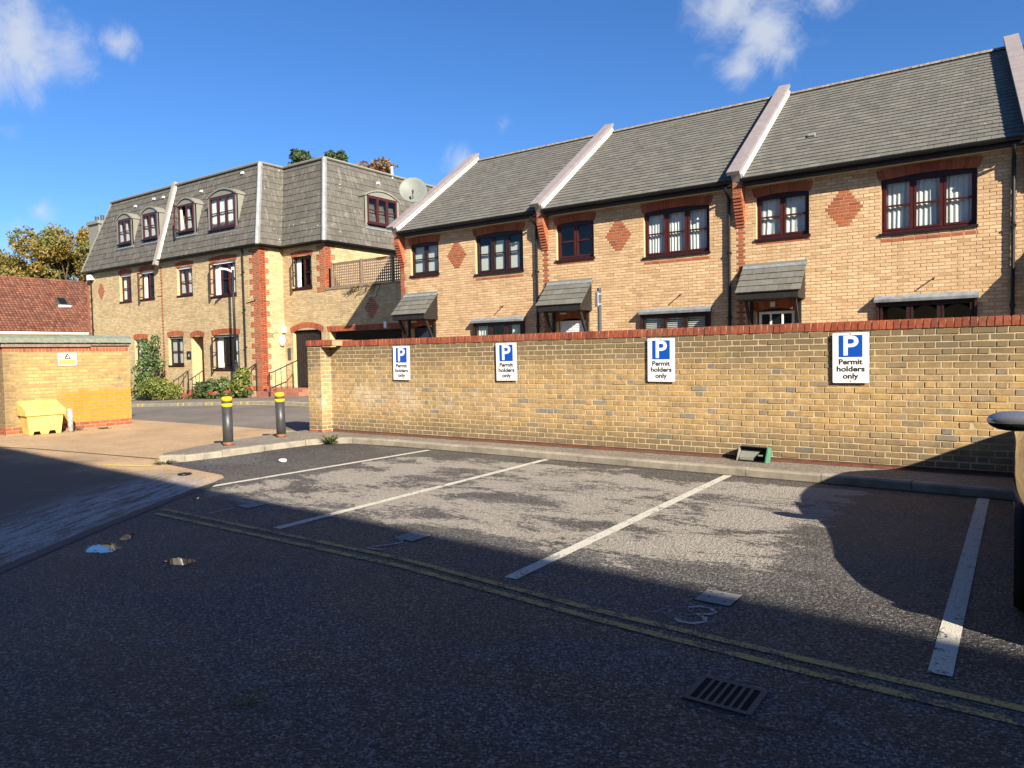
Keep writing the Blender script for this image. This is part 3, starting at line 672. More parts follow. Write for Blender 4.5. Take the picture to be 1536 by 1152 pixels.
# brick-on-edge coping
def cope(F, u0, u1, d0, d1, z, parent, name='coping_brick'):
    u = u0; cb = MB(F)
    cb.box(u0, u1, d0+.008, d1-.008, z, z+.098); cb.build('coping_mortar', M_mortd, parent)
    while u < u1-.03:
        key = ('cope', round(d1-d0, 2))
        if key not in _cache:
            q = MB(); w, h, D = .066, .106, d1-d0; e = .004
            q.add([(0, 0, 0), (w, 0, 0), (w, D, 0), (0, D, 0), (e, e, h), (w-e, e, h), (w-e, D-e, h), (e, D-e, h)], [(0, 1, 5, 4), (1, 2, 6, 5), (2, 3, 7, 6), (3, 0, 4, 7), (4, 5, 6, 7)])
            _cache[key] = q.mesh('coping_brick', (M_cope,))
        o = link(name, _cache[key], None, parent)
        o.matrix_basis = F @ Matrix.Translation((u+.0045, d0+random.uniform(-.004, .004), z+.006)) @ Matrix.Rotation(random.gauss(0, .02), 4, 'Y') @ Matrix.Rotation(random.gauss(0, .012), 4, 'Z')
        u += .075
cope(FW, -10.55, WX1-2.5, -.012, .225, WT, wall)
cope(FP, -11.26, -10.50, -.014, .52, WT+.02, wall)

# permit signs
def text_mesh(s, size, off=0., ext=.0006):
    cu = bpy.data.curves.new('lettering', 'FONT'); cu.body = s; cu.size = size; cu.align_x = 'CENTER'; cu.offset = off; cu.extrude = ext; cu.resolution_u = 4
    o = bpy.data.objects.new('lettering', cu); COL.objects.link(o)
    dg = bpy.context.evaluated_depsgraph_get(); me = bpy.data.meshes.new_from_object(o.evaluated_get(dg)); bpy.data.objects.remove(o)
    return me
def flat_text(s, size, width, x, z, y, m, parent, name='lettering', off=.0):
    me = text_mesh(s, size, off); xs = [v.co.x for v in me.vertices]; k = width/(max(xs)-min(xs)); c = (max(xs)+min(xs))/2
    for v in me.vertices: v.co = Vector(((v.co.x-c)*k+x, y-v.co.z, v.co.y+z))
    me.materials.clear(); o = link(name, me, m, parent); return o
def rrect(b, x0, x1, y0, y1, z0, z1, r=.012):
    pr = []
    for cx, cz, a0 in ((x1-r, z1-r, 0), (x0+r, z1-r, 90), (x0+r, z0+r, 180), (x1-r, z0+r, 270)):
        for k in range(4): a = R(a0+30*k); pr.append((cx+r*math.cos(a), cz+r*math.sin(a)))
    return b.prism(pr, 'd', y0, y1)
SIGNS = [(-8.95, 'smallest-looking white parking sign on the wall, nearest the free end of the wall', .6), (-6.665, 'white parking sign on the wall above the second bay from the bollards', -.5),
         (-4.035, 'white parking sign on the wall above the bay in front of the dark box', .3), (-1.625, 'largest white parking sign on the wall, nearest the parked car', -.2)]
sg = None
for x, lab, tilt in SIGNS:
    if sg is None:
        sg = thing('parking_sign', lab, 'sign', (0, 0, 0), 'white permit parking signs on the wall', local=True)
        rrect(MB(), -.2, .2, -.026, -.022, -.3, .3).build('sign_plate', M_signw, sg)
        rrect(MB(), -.131, .129, -.0275, -.0262, .009, .27, .004).build('blue_panel', M_bluep, sg)
        flat_text('P', .33, .165, .004, .034, -.0285, M_signw, sg, 'letter', .006)
        for t_, w_, z_ in (('Permit', .262, -.077), ('holders', .308, -.162), ('only', .172, -.247)): flat_text(t_, .088, w_, 0, z_, -.0268, M_signk, sg, 'lettering', .0026)
        for z_ in (.285, -.278): MB(Matrix.Translation((0, 0, z_))).box(-.006, .006, -.029, -.026, -.006, .006).build('fixing', M_castiron, sg)
        MB().box(-.03, .03, -.022, .0, -.25, .25).build('back_rail', M_castiron, sg); o = sg
    else: o = copy_tree(sg)
    o['label'] = lab; o.location = (x, WY-.008, 1.397); o.rotation_euler = (0, R(tilt), 0)

# ================================================================ TERRACED HOUSES
HY = 17.945; U = 5.6885; X0 = -17.09; EZ = 5.63
RY0, RY1, RZ1 = 17.60, 22.1, 8.87
RLEN = math.hypot(RY1-RY0, RZ1-EZ)
LAB = ['terraced house at the left end of the row, white blinds upstairs, dark front door', 'middle terraced house with a white panelled front door under its slate porch canopy',
       'terraced house with the widest view of its roof, white gathered curtains in both upper windows', 'terraced house cut off by the right edge, only its pale verge and downpipe showing']
CUR = [('blind', 'boards', 'side'), ('none', 'net', 'slats'), ('net', 'net', 'none'), ('net', 'net', 'net')]
DIAM = [1, 1.5, 2, 2.5, 3, 3.5, 3, 2.5, 2, 1.5, 1]
for k in range(4):
    x0 = X0+k*U+(.15 if k == 3 else 0); F = frame((x0, HY, 0)); first = k == 0; last = k == 3; uw = (U, U, U+.15, 5.3)[k]
    H = thing('terraced_house', LAB[k], 'house', (x0+U/2, HY+4, 0.1), 'row of terraced houses behind the wall')
    wa = (.486, 1.703, 4.135, 5.22); wb = (3.214, 5.007, 3.97, 5.22); wd = (3.16, 5.0, 1.15, 2.5); dr = (.47, 1.40, .15, 2.45)
    holes = [(wa[0], wa[1], wa[2], 5.26), (wb[0], wb[1], wb[2], 5.27), wd, (dr[0], dr[1], dr[2], 2.52)]
    body = holes_body(F, 0, uw, .05, 5.60, holes).build('wall', (M_mortd, M_reveal, M_room), H)
    shell = MB(F); shell.box(0, .2, .22, 8.3, .05, 5.58); shell.box(uw-.2, uw-.001, .22, 8.3, .05, 5.58); shell.box(.2, uw-.2, 8.1, 8.3, .05, 5.58); shell.box(.2, uw-.2, .225, 8.1, 2.75, 2.9)
    shell.add([(.001, .22, 5.58), (.001, 8.3, 5.58), (.001, 4.15, 8.7), (.2, .22, 5.58), (.2, 8.3, 5.58), (.2, 4.15, 8.7)], [(0, 1, 2), (5, 4, 3), (0, 2, 5, 3), (1, 4, 5, 2)])
    shell.build('party_walls', M_mortd, H)
    # brickwork: red toothing, diamond and sill courses among the buff
    sw = .29 if first else .215; red, buff = [], []
    bh = [(wa[0], wa[1], wa[2], 5.25), (wb[0], wb[1], wb[2], 5.25), (wd[0], wd[1], wd[2], wd[3]+.02), dr]
    arches = [(wa[0]-.07, wa[1]+.07, 5.215, 5.6), (wb[0]-.07, wb[1]+.07, 5.215, 5.6), (dr[0]-.08, dr[1]+.08, 2.45, 2.72)]
    Z0 = 1.35; dz0 = Z0+.075*round((4.687-.075*5.5-Z0)/.075)
    sillr = [(wa[0]-.01, wa[1]+.01, wa[2]), (wb[0]-.01, wb[1]+.01, wb[2])]
    rz = []; 
    for i, wbk in enumerate(DIAM): rz.append((2.455-wbk*.1125, 2.455+wbk*.1125, dz0+i*.075, dz0+(i+1)*.075))
    for a, c, zt in sillr:
        zc = Z0+.075*(math.floor((zt-Z0)/.075+1e-6)-1); rz.append((a, c, zc, zc+.075))
    n = 0; z = Z0
    while z < 5.5:
        t = (n % 2 == 0); w = (sw if t else sw*.55) if not first else (sw if (n//3) % 2 == 0 else sw*.6)
        rz.append(((0 if first else (0 if t else sw*.22)), (w if first else (w if t else sw*.78)), z, z+.075)); z += .075; n += 1
    for q in courses(0, uw, Z0, 5.5, bh+arches+[(a-.002, c+.002, e+.001, g-.001) for a, c, e, g in rz], shift=.05): buff.append(q)
    for a, c, e, g in rz:
        u = a; w_ = .225 if c-a > .3 else c-a; idx = round((e-Z0)/.075)
        us = [a+i*.225 for i in range(int(math.ceil((c-a)/.225-1e-6)))] if c-a > .3 else [a]
        for u in us:
            w2 = min(.225, c-u)
            if w2 > .03: red.append((u+.005, e+.005, w2-.010, .065))
    nr = len(red); lay(F, red, M_red, body, 'red_brick', 'brick', 300 if not last else 0, 'red_brickwork'); lay(F, buff, M_buff, body, 'brick', 'brick', (300, 300, 300, 0)[k], 'brickwork')
    for (a, c, zz, hh, ri) in ((wa[0]-.06, wa[1]+.06, 5.19, .215, .055), (wb[0]-.06, wb[1]+.06, 5.19, .215, .06), (dr[0]-.06, dr[1]+.06, 2.42, .215, .09)): arch(F, a, c, zz, ri, hh, M_red, body)
    for w_ in (wa, wb): MB(F).box(w_[0], w_[1], .05, .08, 5.12, 5.30).build('arch_infill', M_sill, body)
    window(H, F, *wa, n=2, fm=M_maho if k else M_mahod, cur=CUR[k][0]); window(H, F, *wb, n=3, fm=M_maho if k != 0 else M_mahod, cur=CUR[k][1])
    window(H, F, *wd, n=3, fm=M_mahod, cur=CUR[k][2], d=-.06, bars=0, sill=False, archlight=(k == 2))
    lb = MB(F); lb.add([(wd[0]-.06, -.18, 2.50), (wd[1]+.06, -.18, 2.50), (wd[1]+.06, -.19, 2.56), (wd[0]-.06, -.19, 2.56), (wd[0]-.06, .01, 2.66), (wd[1]+.06, .01, 2.66), (wd[1]+.06, .01, 2.50), (wd[0]-.06, .01, 2.50)],
                       [(0, 1, 2, 3), (3, 2, 5, 4), (1, 6, 5, 2), (7, 0, 3, 4), (7, 6, 1, 0)]); lb.build('lead_roof', M_lead, H)
    for u_ in (wd[0]-.03, wd[1]-.02): MB(F).box(u_, u_+.05, -.10, .1, 1.1, 2.5).build('bay_cheek', M_mahod, H)
    # front door
    db = MB(F)
    if k == 2:
        db.box(dr[0]+.05, dr[1]-.05, .10, .14, .2, 2.02); door = db.build('front_door', M_door, H)
        fl = MB(F); a, c = dr[0]+.05, dr[1]-.05; fl.box(a, c, .09, .15, 2.02, 2.09).box(a, c, .09, .15, 2.37, 2.43).box(a, a+.06, .09, .15, 2.09, 2.37).box(c-.06, c, .09, .15, 2.09, 2.37)
        for t in (1/3, 2/3): fl.box(a+(c-a)*t-.022, a+(c-a)*t+.022, .095, .145, 2.09, 2.37)
        fan = fl.build('fanlight', M_door, H); MB(F).box(a, c, .115, .125, 2.09, 2.37).build('pane', M_cglass, fan)
        MB(F).box(dr[0]+.35, dr[0]+.46, -.05, .0, 2.54, 2.66).build('porch_lamp', M_lens, H)
    else:
        m_ = M_door if k == 1 else plain('dark_door', (.02, .024, .032), .35, .1)
        db.box(dr[0]+.04, dr[1]-.04, .10, .14, .2, 2.44)
        for a, c in ((.14, .44), (.50, .80)):
            for e, g in ((.5, 1.2), (1.35, 2.0)): db.box(dr[0]+a, dr[0]+c, .088, .10, e, g)
        if k == 1:
            for q in range(4): db.box(dr[0]+.25+q*.0, dr[1]-.25, .085, .10, 2.10+q*.07, 2.14+q*.07)
        db.build('front_door', m_, H)
        MB(F).lathe([(.0, -.0), (.10, .0), (.10, .02), (.07, .05), (0, .06)], 14, (.85, -.30, 2.62)).build('porch_lamp', M_lens, H)
    # porch canopy
    c0, c1 = .20, 1.645; zt, zf, pj = 3.58, 2.86, .70; cz = 3.47
    can = MB(F); can.box(c0+.03, c1-.03, -pj+.03, -pj+.06, zf-.16, zf-.02); can.box(c0+.03, c1-.03, -pj+.06, -.001, zf-.17, zf-.15)
    for a in (c0+.03, c1-.06): can.add([(a, -.001, zf-.15), (a+.03, -.001, zf-.15), (a+.03, -.001, zt-.06), (a, -.001, zt-.06), (a, -pj+.06, zf-.15), (a+.03, -pj+.06, zf-.15), (a, -pj+.06, zf), (a+.03, -pj+.06, zf)], [(1, 5, 7, 2), (4, 0, 3, 6), (3, 2, 7, 6), (4, 5, 1, 0), (5, 4, 6, 7), (0, 1, 2, 3)])
    canopy = can.build('porch_canopy', M_wblack, H)
    CF = slope(F @ Vector((0, -pj, zf)), (1, 0, 0), (0, pj, zt-zf)); cl = math.hypot(pj, zt-zf)
    MB(CF).box(c0, c1, .004, .03, 0, cl).build('canopy_deck', M_under, canopy)
    slates(CF, lambda v: c0-.02, lambda v: c1+.02, cl-.10, M_slate, canopy, .29, .215, 40, 'slate', 'slating')
    MB(CF).box(c0-.02, c1+.02, -.022, .0, cl-.17, cl-.02).build('lead_flashing', M_lead, canopy)
    MB(F).box(c0-.03, c1+.03, -.06, -.002, zt-.06, zt+.02).build('lead_apron', M_zinc, canopy)
    for a in (c0+.14, c1-.18):
        MB(F).box(a, a+.07, -.075, -.005, 1.75, zf-.17).build('bracket_post', M_wblack, canopy)
        q = MB(F); q.add([(a+.005, -.07, 1.85), (a+.065, -.07, 1.85), (a+.065, -.07, 1.98), (a+.005, -.07, 1.98), (a+.005, -pj+.16, zf-.17), (a+.065, -pj+.16, zf-.17), (a+.065, -pj+.26, zf-.17), (a+.005, -pj+.26, zf-.17)],
                         [(0, 4, 5, 1), (1, 5, 6, 2), (2, 6, 7, 3), (3, 7, 4, 0), (0, 1, 2, 3), (7, 6, 5, 4)]); q.build('bracket_brace', M_wblack, canopy)
    # roof
    MB(F).box(.25, uw-.02, -.28, -.002, 5.50, 5.51).build('soffit', M_black, H); MB(F).box(.25, uw-.02, -.025, -.002, 5.478, 5.498).build('soffit_bead', M_white, H)
    MB(F).box(.25, uw-.02, -.30, -.28, 5.49, 5.64).build('fascia', M_black, H); gutter(F, .22, uw-.03, -.37, 5.61, H, None, .062)
    RF = slope((x0, RY0, EZ), (1, 0, 0), (0, RY1-RY0, RZ1-EZ)); rt = MB(RF); rt.box(.20, uw-.0, .006, .06, 0, RLEN)
    BF = slope((x0+uw, RY1+RY1-RY0, EZ), (-1, 0, 0), (0, -(RY1-RY0), RZ1-EZ)); rt.M = BF; rt.box(0, uw-.20, -.01, .05, 0, RLEN)
    roof = rt.build('roof', M_under, H)
    slates(RF, lambda v: .24, lambda v: uw-.03-(.045*v if k == 2 else 0), RLEN, M_slate, roof, .25, .2, (300, 300, 300, 0)[k])
    rb = MB(Matrix.Translation((x0, RY1, RZ1))); ps = [(.14*math.cos(a)*1.0, .09*math.sin(a)-.03) for a in np.linspace(0, math.pi, 6)]
    for i in range(int(uw/.45)): rb.prism(ps, 'u', .22+i*.45, .22+i*.45+.44)
    rb.build('ridge_tiles', M_ridge, roof, 'stuff')
    if k == 2:
        MB(RF).box(1.42, 1.58, -.07, -.005, 1.85, 2.02).build('roof_vent', M_zinc, roof)
    # verge: parapet upstand with coping stones
    vz = .235
    if last: RF = RF @ Matrix.Rotation(R(-4.2), 4, 'Y')       # the end parapet is set askew, following the bend of the row
    ub = MB(RF); ub.box(.0, .235, -vz+.05, .15, .02, RLEN+.1); ub.build('verge_upstand', M_lead2, H)
    nst = 7; cs = (RLEN+.30)/nst
    for i in range(nst):
        MB(RF @ Matrix.Translation((0, 0, -.12+i*cs))).box(-.05, .262, -vz-.025, -vz+.062, .003, cs-.003).build('coping_stone', M_cop, H)
    wf = MB(RF); wf.box(.236, .275, -.10, -.026, .05, RLEN+.02); wf.build('lead_flashing', M_copw, H)
    MB(F).box(-.05, .225, -.34, .0, 5.775, 5.835).build('kneeler_cap', M_cop, H)
    # corbel
    cb = MB(F); Zp = 5.27; pj = .285
    cb.box(.0, .215, -pj+.008, -.001, Zp, 5.775)
    for i in range(10): cb.box(0, .215, -pj*(1-(i+.2)/10.2)+.012, -.001, Zp-.075*(i+1), Zp-.075*i)
    corb = cb.build('corbel', M_mortd, H); red = []; 
    lay(frame((x0, HY-pj+.008, 0)), courses(0, .215, Zp, 5.77), M_red, corb, 'red_brick', 'brick', 20 if not last else 0, 'corbel_brickwork')
    lay(frame((x0+.215, HY-pj+.008, 0), '+x'), courses(0, pj-.01, Zp, 5.77, shift=.1), M_red, corb, 'red_brick', 'brick', 0, 'corbel_side_brickwork')
    for i in range(10):
        d = pj*(1-(i+.2)/10.2); q = MB(F); q.box(.002, .213, -d, -.0015, Zp-.075*(i+1)+.006, Zp-.075*i-.004); q.build('red_brick', M_red, corb)
        if d > .05: MB(F).box(.213, .219, -d, -.002, Zp-.075*(i+1)+.006, Zp-.075*i-.004).build('red_brick', M_red, corb)
    downpipe(F, U-.16+(.1 if k == 2 else 0), .1, 5.36, H, .36)
    MB(F).tube([(4.245, .02, 2.985), (4.245, -.14, 2.955), (4.245, -.19, 2.93)], .014, 8).build('overflow_pipe', M_mahod, H)

# satellite dish on the first verge
D0 = Vector((-17.25, 19.15, 6.85))
dish = thing('satellite_dish', 'round grey satellite dish on the pale verge at the left end of the row', 'satellite dish', tuple(D0))
DC = Vector((-17.35, 18.95, 7.28)); aim = Vector((.62, -.72, .30)).normalized(); q = aim.to_track_quat('Z', 'Y').to_matrix().to_4x4()
b = MB(Matrix.Translation(DC) @ q); b.sm = True
b.lathe([(0, 0), (.12, .006), (.24, .024), (.36, .054), (.47, .09), (.485, .09), (.47, .08), (.36, .044), (.24, .014), (.12, -.006), (0, -.01)], 28); b.build('reflector', M_dish, dish)
MB().tube([DC-aim*.02+Vector((0, 0, -.2)), D0+Vector((0, -.02, .15)), D0+Vector((.0, -.35, -.15))], .022, 8).build('mast', M_black, dish)
f0 = DC-Vector((0, 0, .30)); MB().tube([f0, f0+aim*.40+Vector((0, 0, -.02))], .014, 8).build('feed_arm', M_black, dish)
fp = f0+aim*.40+Vector((0, 0, .0)); MB().tube([fp, fp+Vector((0, 0, .10)), fp+Vector((0, 0, .10))-aim*.08], [.03, .035, .03], 10).build('receiver', M_black, dish)

# ================================================================ APARTMENT BLOCK
AY, BY = 18.8, 20.0; AX0, AX1, BX1 = -40.9, -25.97, -23.25; GZ = -.75; EB = 6.26; TOP = 9.95; SB = .85
blk = thing('apartment_block', 'three storey buff brick block with a slate mansard roof, dormers and red brick quoins', 'apartment block', (-32, 24, 0))
FA = frame((0, AY, 0)); FB = frame((0, BY, 0)); FR = frame((AX1, AY, 0), '+x'); FC = frame((BX1, BY, 0), '+x')
gw = [(-37.42, -36.30, 4.50, 5.86), (-35.45, -34.15, 4.50, 5.86), (-32.15, -30.90, 4.48, 5.80), (-29.45, -27.58, 4.27, 5.78)]
lw = [(-36.18, -35.0, 1.24, 2.56), (-33.08, -31.83, 1.24, 2.60), (-29.45, -27.53, 1.05, 2.57)]
door_h = (-31.15, -30.20, -.2, 2.55)
ha = gw+lw+[door_h]
bodyA = holes_body(FA, AX0, AX1, GZ, EB, [(*h[:3], h[3]+.04) for h in ha], .3).build('front_wall', (M_mort, M_reveal, M_room), blk)
bw = (-25.33, -24.09, 4.42, 5.78); gate = (-25.42, -23.60, .22, 2.62)
bodyB = holes_body(FB, AX1, BX1, GZ, EB, [(*bw[:3], bw[3]+.03), (*gate[:3], 2.7)], .3).build('set_back_wall', (M_mort, M_reveal, M_room), blk)
LX1 = X0-.02; pas = (-23.08, LX1, -.5, 2.58)
bodyL = holes_body(FB, BX1+.01, LX1, GZ, 4.30, [pas], .3).build('archway_wall', (M_mort, M_reveal, M_room), blk)
bodyR = holes_body(FR, .001, BY-AY, GZ, EB, [], .3).build('return_wall', (M_mort, M_reveal, M_room), blk)
bodyC = holes_body(FC, .001, 11, 2.9, EB, [], .3).build('side_wall', (M_mort, M_reveal, M_room), blk)
sh = MB(); sh.box(AX0, AX0+.3, AY+.3, 30, GZ, EB); sh.box(AX0+.3, BX1-.3, 29.7, 30, GZ, EB); sh.box(AX0+.3, AX1-.3, AY+.32, 29.7, 3.2, 3.4); sh.box(AX1-.29, BX1-.31, BY+.32, 29.7, 3.2, 3.4)
sh.box(AX0+.3, AX1-.3, AY+3.0, AY+3.1, GZ, 3.2); sh.box(AX0+.3, AX1-.3, AY+3.0, AY+3.1, 3.4, 6.2); sh.box(BX1+.02, LX1, BY+.3, 30, 2.92, 4.05); sh.box(BX1+.02, LX1, 29.7, 30, GZ, 2.92); sh.box(AX1-.29, AX1-.1, BY+.32, 29, GZ, 3.2); sh.build('inner_shell', M_room, blk)
# brick courses
def quoin(step, wide, narrow, z0, z1, n=3):
    out = []; z = z0; i = 0
    while z < z1: out.append((z, min(z+n*.075, z1), wide if i % 2 == 0 else narrow)); z += n*.075; i += 1
    return out
Z0 = -.3
qz = quoin(.225, .68, .45, Z0, 6.12)
rzA = [(AX1-w, AX1, a, c) for a, c, w in qz]; rzR = [(0, w*.72, a, c) for a, c, w in qz]; rzR2 = []
strip_r = []; z = Z0; n = 0
while z < 6.0:
    w = .20 if n % 2 else .10; strip_r.append((-33.52-w/2, -33.52+w/2, z, z+.075)); z += .075; n += 1
leftq = [(AX0, AX0+(.30 if (i//3) % 2 else .42), Z0+i*.075, Z0+(i+1)*.075) for i in range(84)]
dd = [( -39.35-w*.1125, -39.35+w*.1125, 4.79+i*.075, 4.865+i*.075) for i, w in enumerate(DIAM)]
def snap(z): return Z0+.075*round((z-Z0)/.075)
sillA = [(h[0]-.03, h[1]+.03, snap(h[2])-.075, snap(h[2])) for h in gw+lw]
archA = [(h[0]-.10, h[1]+.10, h[3]-.02, h[3]+.30) for h in gw]+[(h[0]-.10, h[1]+.10, h[3]-.02, h[3]+.31) for h in lw]+[(door_h[0]-.1, door_h[1]+.1, door_h[3]-.02, door_h[3]+.36)]
def redcells(zones, z0=Z0):
    out = []
    for a, c, e, g in zones:
        z = e; i = round((e-z0)/.075)
        while z < g-.03:
            u = a - (.11 if i % 2 and c-a > .3 else 0)
            while u < c:
                p0, p1 = max(u, a), min(u+.225, c)
                if p1-p0 > .03: out.append((p0+.005, z+.005, p1-p0-.010, .065))
                u += .225
            z += .075; i += 1
    return out
def wallbricks(F, u0, u1, z0, z1, holes, reds, body, lim, limr, m=M_block, shift=0.):
    zz = [(a-.002, c+.002, e+.001, g-.001) for a, c, e, g in reds]
    lay(F, courses(u0, u1, z0, z1, list(holes)+zz, shift=shift), m, body, 'brick', 'brick', lim, 'brickwork')
    lay(F, redcells(reds, z0), M_red, body, 'red_brick', 'brick', limr, 'red_brickwork')
wallbricks(FA, AX0, AX1, Z0, 6.2, ha+archA, rzA+strip_r+leftq+dd+sillA, bodyA, 220, 200)
rB = [(BX1-w*.8, BX1, a, c) for a, c, w in qz if a > 4.2]; archB = [(bw[0]-.08, bw[1]+.08, bw[3]-.02, bw[3]+.27)]; archG = [(gate[0]-.16, gate[1]+.14, gate[3]-.02, gate[3]+.32)]
wallbricks(FB, AX1, BX1, Z0, 6.2, [bw, gate]+archB+archG, rB+[(bw[0]-.02, bw[1]+.02, snap(bw[2])-.075, snap(bw[2])), (AX1, -25.7, Z0, Z0+.6)], bodyB, 120, 60)
dl = [(-20.63-w*.1125, -20.63+w*.1125, 3.03+i*.075, 3.105+i*.075) for i, w in enumerate(DIAM)]
wallbricks(FB, BX1+.0, LX1, 3.03-.075*3+.0-.0, 4.28, [], dl, bodyL, 150, 60)
wallbricks(FR, 0, BY-AY, Z0, 6.2, [], rzR+[(.25, BY-AY, Z0, Z0+.6)], bodyR, 150, 80, shift=.11)
wallbricks(FC, 0, 5, 4.2, 6.2, [], [(0, w*.8, a, c) for a, c, w in qz if a > 4.2], bodyC, 150, 30, shift=.11)
for h in gw: arch(FA, h[0]-.08, h[1]+.08, h[3]-.01, .09, .24, M_red, bodyA); MB(FA).box(h[0], h[1], .06, .09, h[3]-.06, h[3]+.10).build('arch_infill', M_white, bodyA)
for h in lw: arch(FA, h[0]-.08, h[1]+.08, h[3]+.0, .09, .24, M_red, bodyA); MB(FA).box(h[0], h[1], .06, .09, h[3]-.06, h[3]+.10).build('arch_infill', M_zinc, bodyA)
arch(FA, door_h[0]-.08, door_h[1]+.08, 2.50, .14, .24, M_red, bodyA); arch(FB, bw[0]-.07, bw[1]+.07, bw[3]-.01, .08, .2, M_red, bodyB)
arch(FB, gate[0]-.14, gate[1]+.12, gate[3]-.06, .24, .24, M_red, bodyB, n=26)
arch(FB, BX1+.03, -19.95, 2.58, .0, .215, M_red, bodyL, n=44); arch(FB, -19.80, LX1, 2.58, .0, .215, M_red, bodyL, n=36)
MB(FB).box(-19.94, -19.81, -.06, -.005, 2.62, 2.86).build('wall_lamp', M_signw, blk)
wn = ['tied', 'side', 'tied', 'side']
for i, h in enumerate(gw): window(blk, FA, *h, n=(2, 2, 2, 3)[i], d=.12, cur=('side', 'side', 'tied', 'side')[i], open_light=(None, 0, None, 0)[i])
for i, h in enumerate(lw): window(blk, FA, *h, n=(2, 2, 3)[i], d=.12, fm=M_mahod, cur=('net', 'blind', 'side')[i], open_light=(None, None, 0)[i])
window(blk, FB, *bw, n=2, d=.12, fm=M_mahod, cur='side', open_light=0)
# recessed entrance
MB(FA).box(-31.15, -30.20, 1.0, 1.05, -.2, 2.6).build('entrance_door', M_white, blk)
ra = MB(FA); ra.quad((-31.15, .3, -.2), (-31.15, 1.0, -.2), (-31.15, 1.0, 2.6), (-31.15, .3, 2.6)); ra.quad((-30.2, 1.0, -.2), (-30.2, .3, -.2), (-30.2, .3, 2.6), (-30.2, 1.0, 2.6)); ra.build('entrance_reveal', M_reveal, blk)
MB(FA).box(-31.56, -31.22, -.02, -.002, 1.55, 1.93).build('number_plaque', M_signk, blk)
flat_text('4', .22, .10, -31.39, 1.66, AY-.022, M_signw, blk, 'plaque_digit')
# gate and lamps
gt = MB(FB); gt.box(-25.36, -23.66, .14, .17, .3, .42).box(-25.36, -23.66, .14, .17, 1.50, 1.62).box(-25.36, -23.66, .14, .17, 2.46, 2.62)
g_ = gt.build('gate', M_iron, blk)
for i in range(12): MB(FB).box(-25.36+i*.142, -25.36+i*.142+.10, .12, .14, .32, 2.60).build('gate_board', M_wblack, g_)
MB(FR).box(1.02, 1.18, -.12, -.005, 2.62, 2.90).build('alarm_box', M_white, blk)
b = MB(frame((AX1+.06, BY-.20, 2.28), '+x')); b.sm = True; b.lathe([(0, -.24), (.10, -.2), (.155, 0), (.10, .2), (0, .24)], 16); b.build('bulkhead_lamp', M_lens, blk)
MB(FB).box(-25.78, -25.60, -.03, -.003, 1.45, 1.95).build('entry_panel', M_castiron, blk)
gm = MB(FR)
for p in ([(.52, 2.62), (.52, 2.38)], [(.54, 2.52), (.64, 2.60)], [(.54, 2.50), (.64, 2.34)], [(.68, 2.62), (.70, 2.58)], [(.75, 2.63), (.78, 2.59)], [(.82, 2.62), (.84, 2.59)]):
    (a, c), (e, g) = p; gm.tube([(a, -.009, c), (e, -.009, g)], .012, 4)
gm.build('graffiti', M_signk, blk, 'stuff')
downpipe(FA, -27.0, -.2, 6.15, blk, .1); downpipe(FA, -40.28, -.6, 6.15, blk, .1)
MB(FA).box(-40.45, -40.0, -.20, -.02, 5.85, 6.12).build('floodlight', M_white, blk)
MB(FA).tube([(-33.9, -.012, 4.62), (-33.5, -.012, 4.60)], .012, 5).build('cable', M_black, blk); MB(FA).tube([(-26.9, -.02, 3.9), (-26.4, -.02, 3.95), (-26.2, -.02, 4.03)], .012, 5).build('cable', M_black, blk)
# mansard roof
EO = .20                                                    # eave overhang
def eave(Fq, u0, u1): 
    MB(Fq).box(u0, u1, -EO, .0, EB-.06, EB-.045).build('soffit', M_black, blk); MB(Fq).box(u0, u1, -EO-.012, -EO, EB-.07, EB+.045).build('fascia', M_black, blk); gutter(Fq, u0, u1, -EO-.07, EB+.03, blk)
eave(FA, AX0-.15, AX1+EO); eave(FB, AX1+EO, BX1+EO); eave(FC, -EO, 11); eave(FR, -EO, BY-AY-EO)
mh = TOP-EB; sl = math.hypot(SB+EO, mh); run = SB+EO
mroof = MB()
core = [(AX0+.1, AY-EO+.03), (AX1+EO-.03, AY-EO+.03), (AX1+EO-.03, BY-EO+.03), (BX1+EO-.03, BY-EO+.03), (BX1+EO-.03, 30), (AX0+.1, 30)]
core2 = [(AX0+1.5, AY+SB+.03), (AX1-SB-.03, AY+SB+.03), (AX1-SB-.03, BY+SB+.03), (BX1-SB-.03, BY+SB+.03), (BX1-SB-.03, 29), (AX0+1.5, 29)]
mroof.add([(x, y, EB+.0) for x, y in core]+[(x, y, TOP-.01) for x, y in core2], [(i, (i+1) % 6, (i+1) % 6+6, i+6) for i in range(6)]+[tuple(range(6, 12)), tuple(range(5, -1, -1))])
mr = mroof.build('mansard_roof', M_under, blk)
SA = slope((0, AY-EO, EB), (1, 0, 0), (0, run, mh)); SBm = slope((0, BY-EO, EB), (1, 0, 0), (0, run, mh))
SR = slope((AX1+EO, AY-EO, EB), (0, 1, 0), (-run, 0, mh)); SCm = slope((BX1+EO, BY-EO, EB), (0, 1, 0), (-run, 0, mh))
k_ = run/sl
slates(SA, lambda v: AX0-.1+v/sl*1.5, lambda v: AX1+EO-v*k_, sl, M_mslate, mr, .45, .30, 300)
slates(SBm, lambda v: AX1+EO-v*k_, lambda v: BX1+EO-v*k_, sl, M_mslate, mr, .45, .30, 100)
slates(SR, lambda v: v*k_, lambda v: BY-AY+v*k_, sl, M_mslate, mr, .45, .30, 60)
slates(SCm, lambda v: v*k_, lambda v: 10.5, sl, M_mslate, mr, .45, .30, 150)
tr = MB(); T2 = [(AX0+1.35, AY+SB-.06), (AX1-SB+.05, AY+SB-.06), (AX1-SB+.05, BY+SB-.06), (BX1-SB+.05, BY+SB-.06), (BX1-SB+.05, 29)]
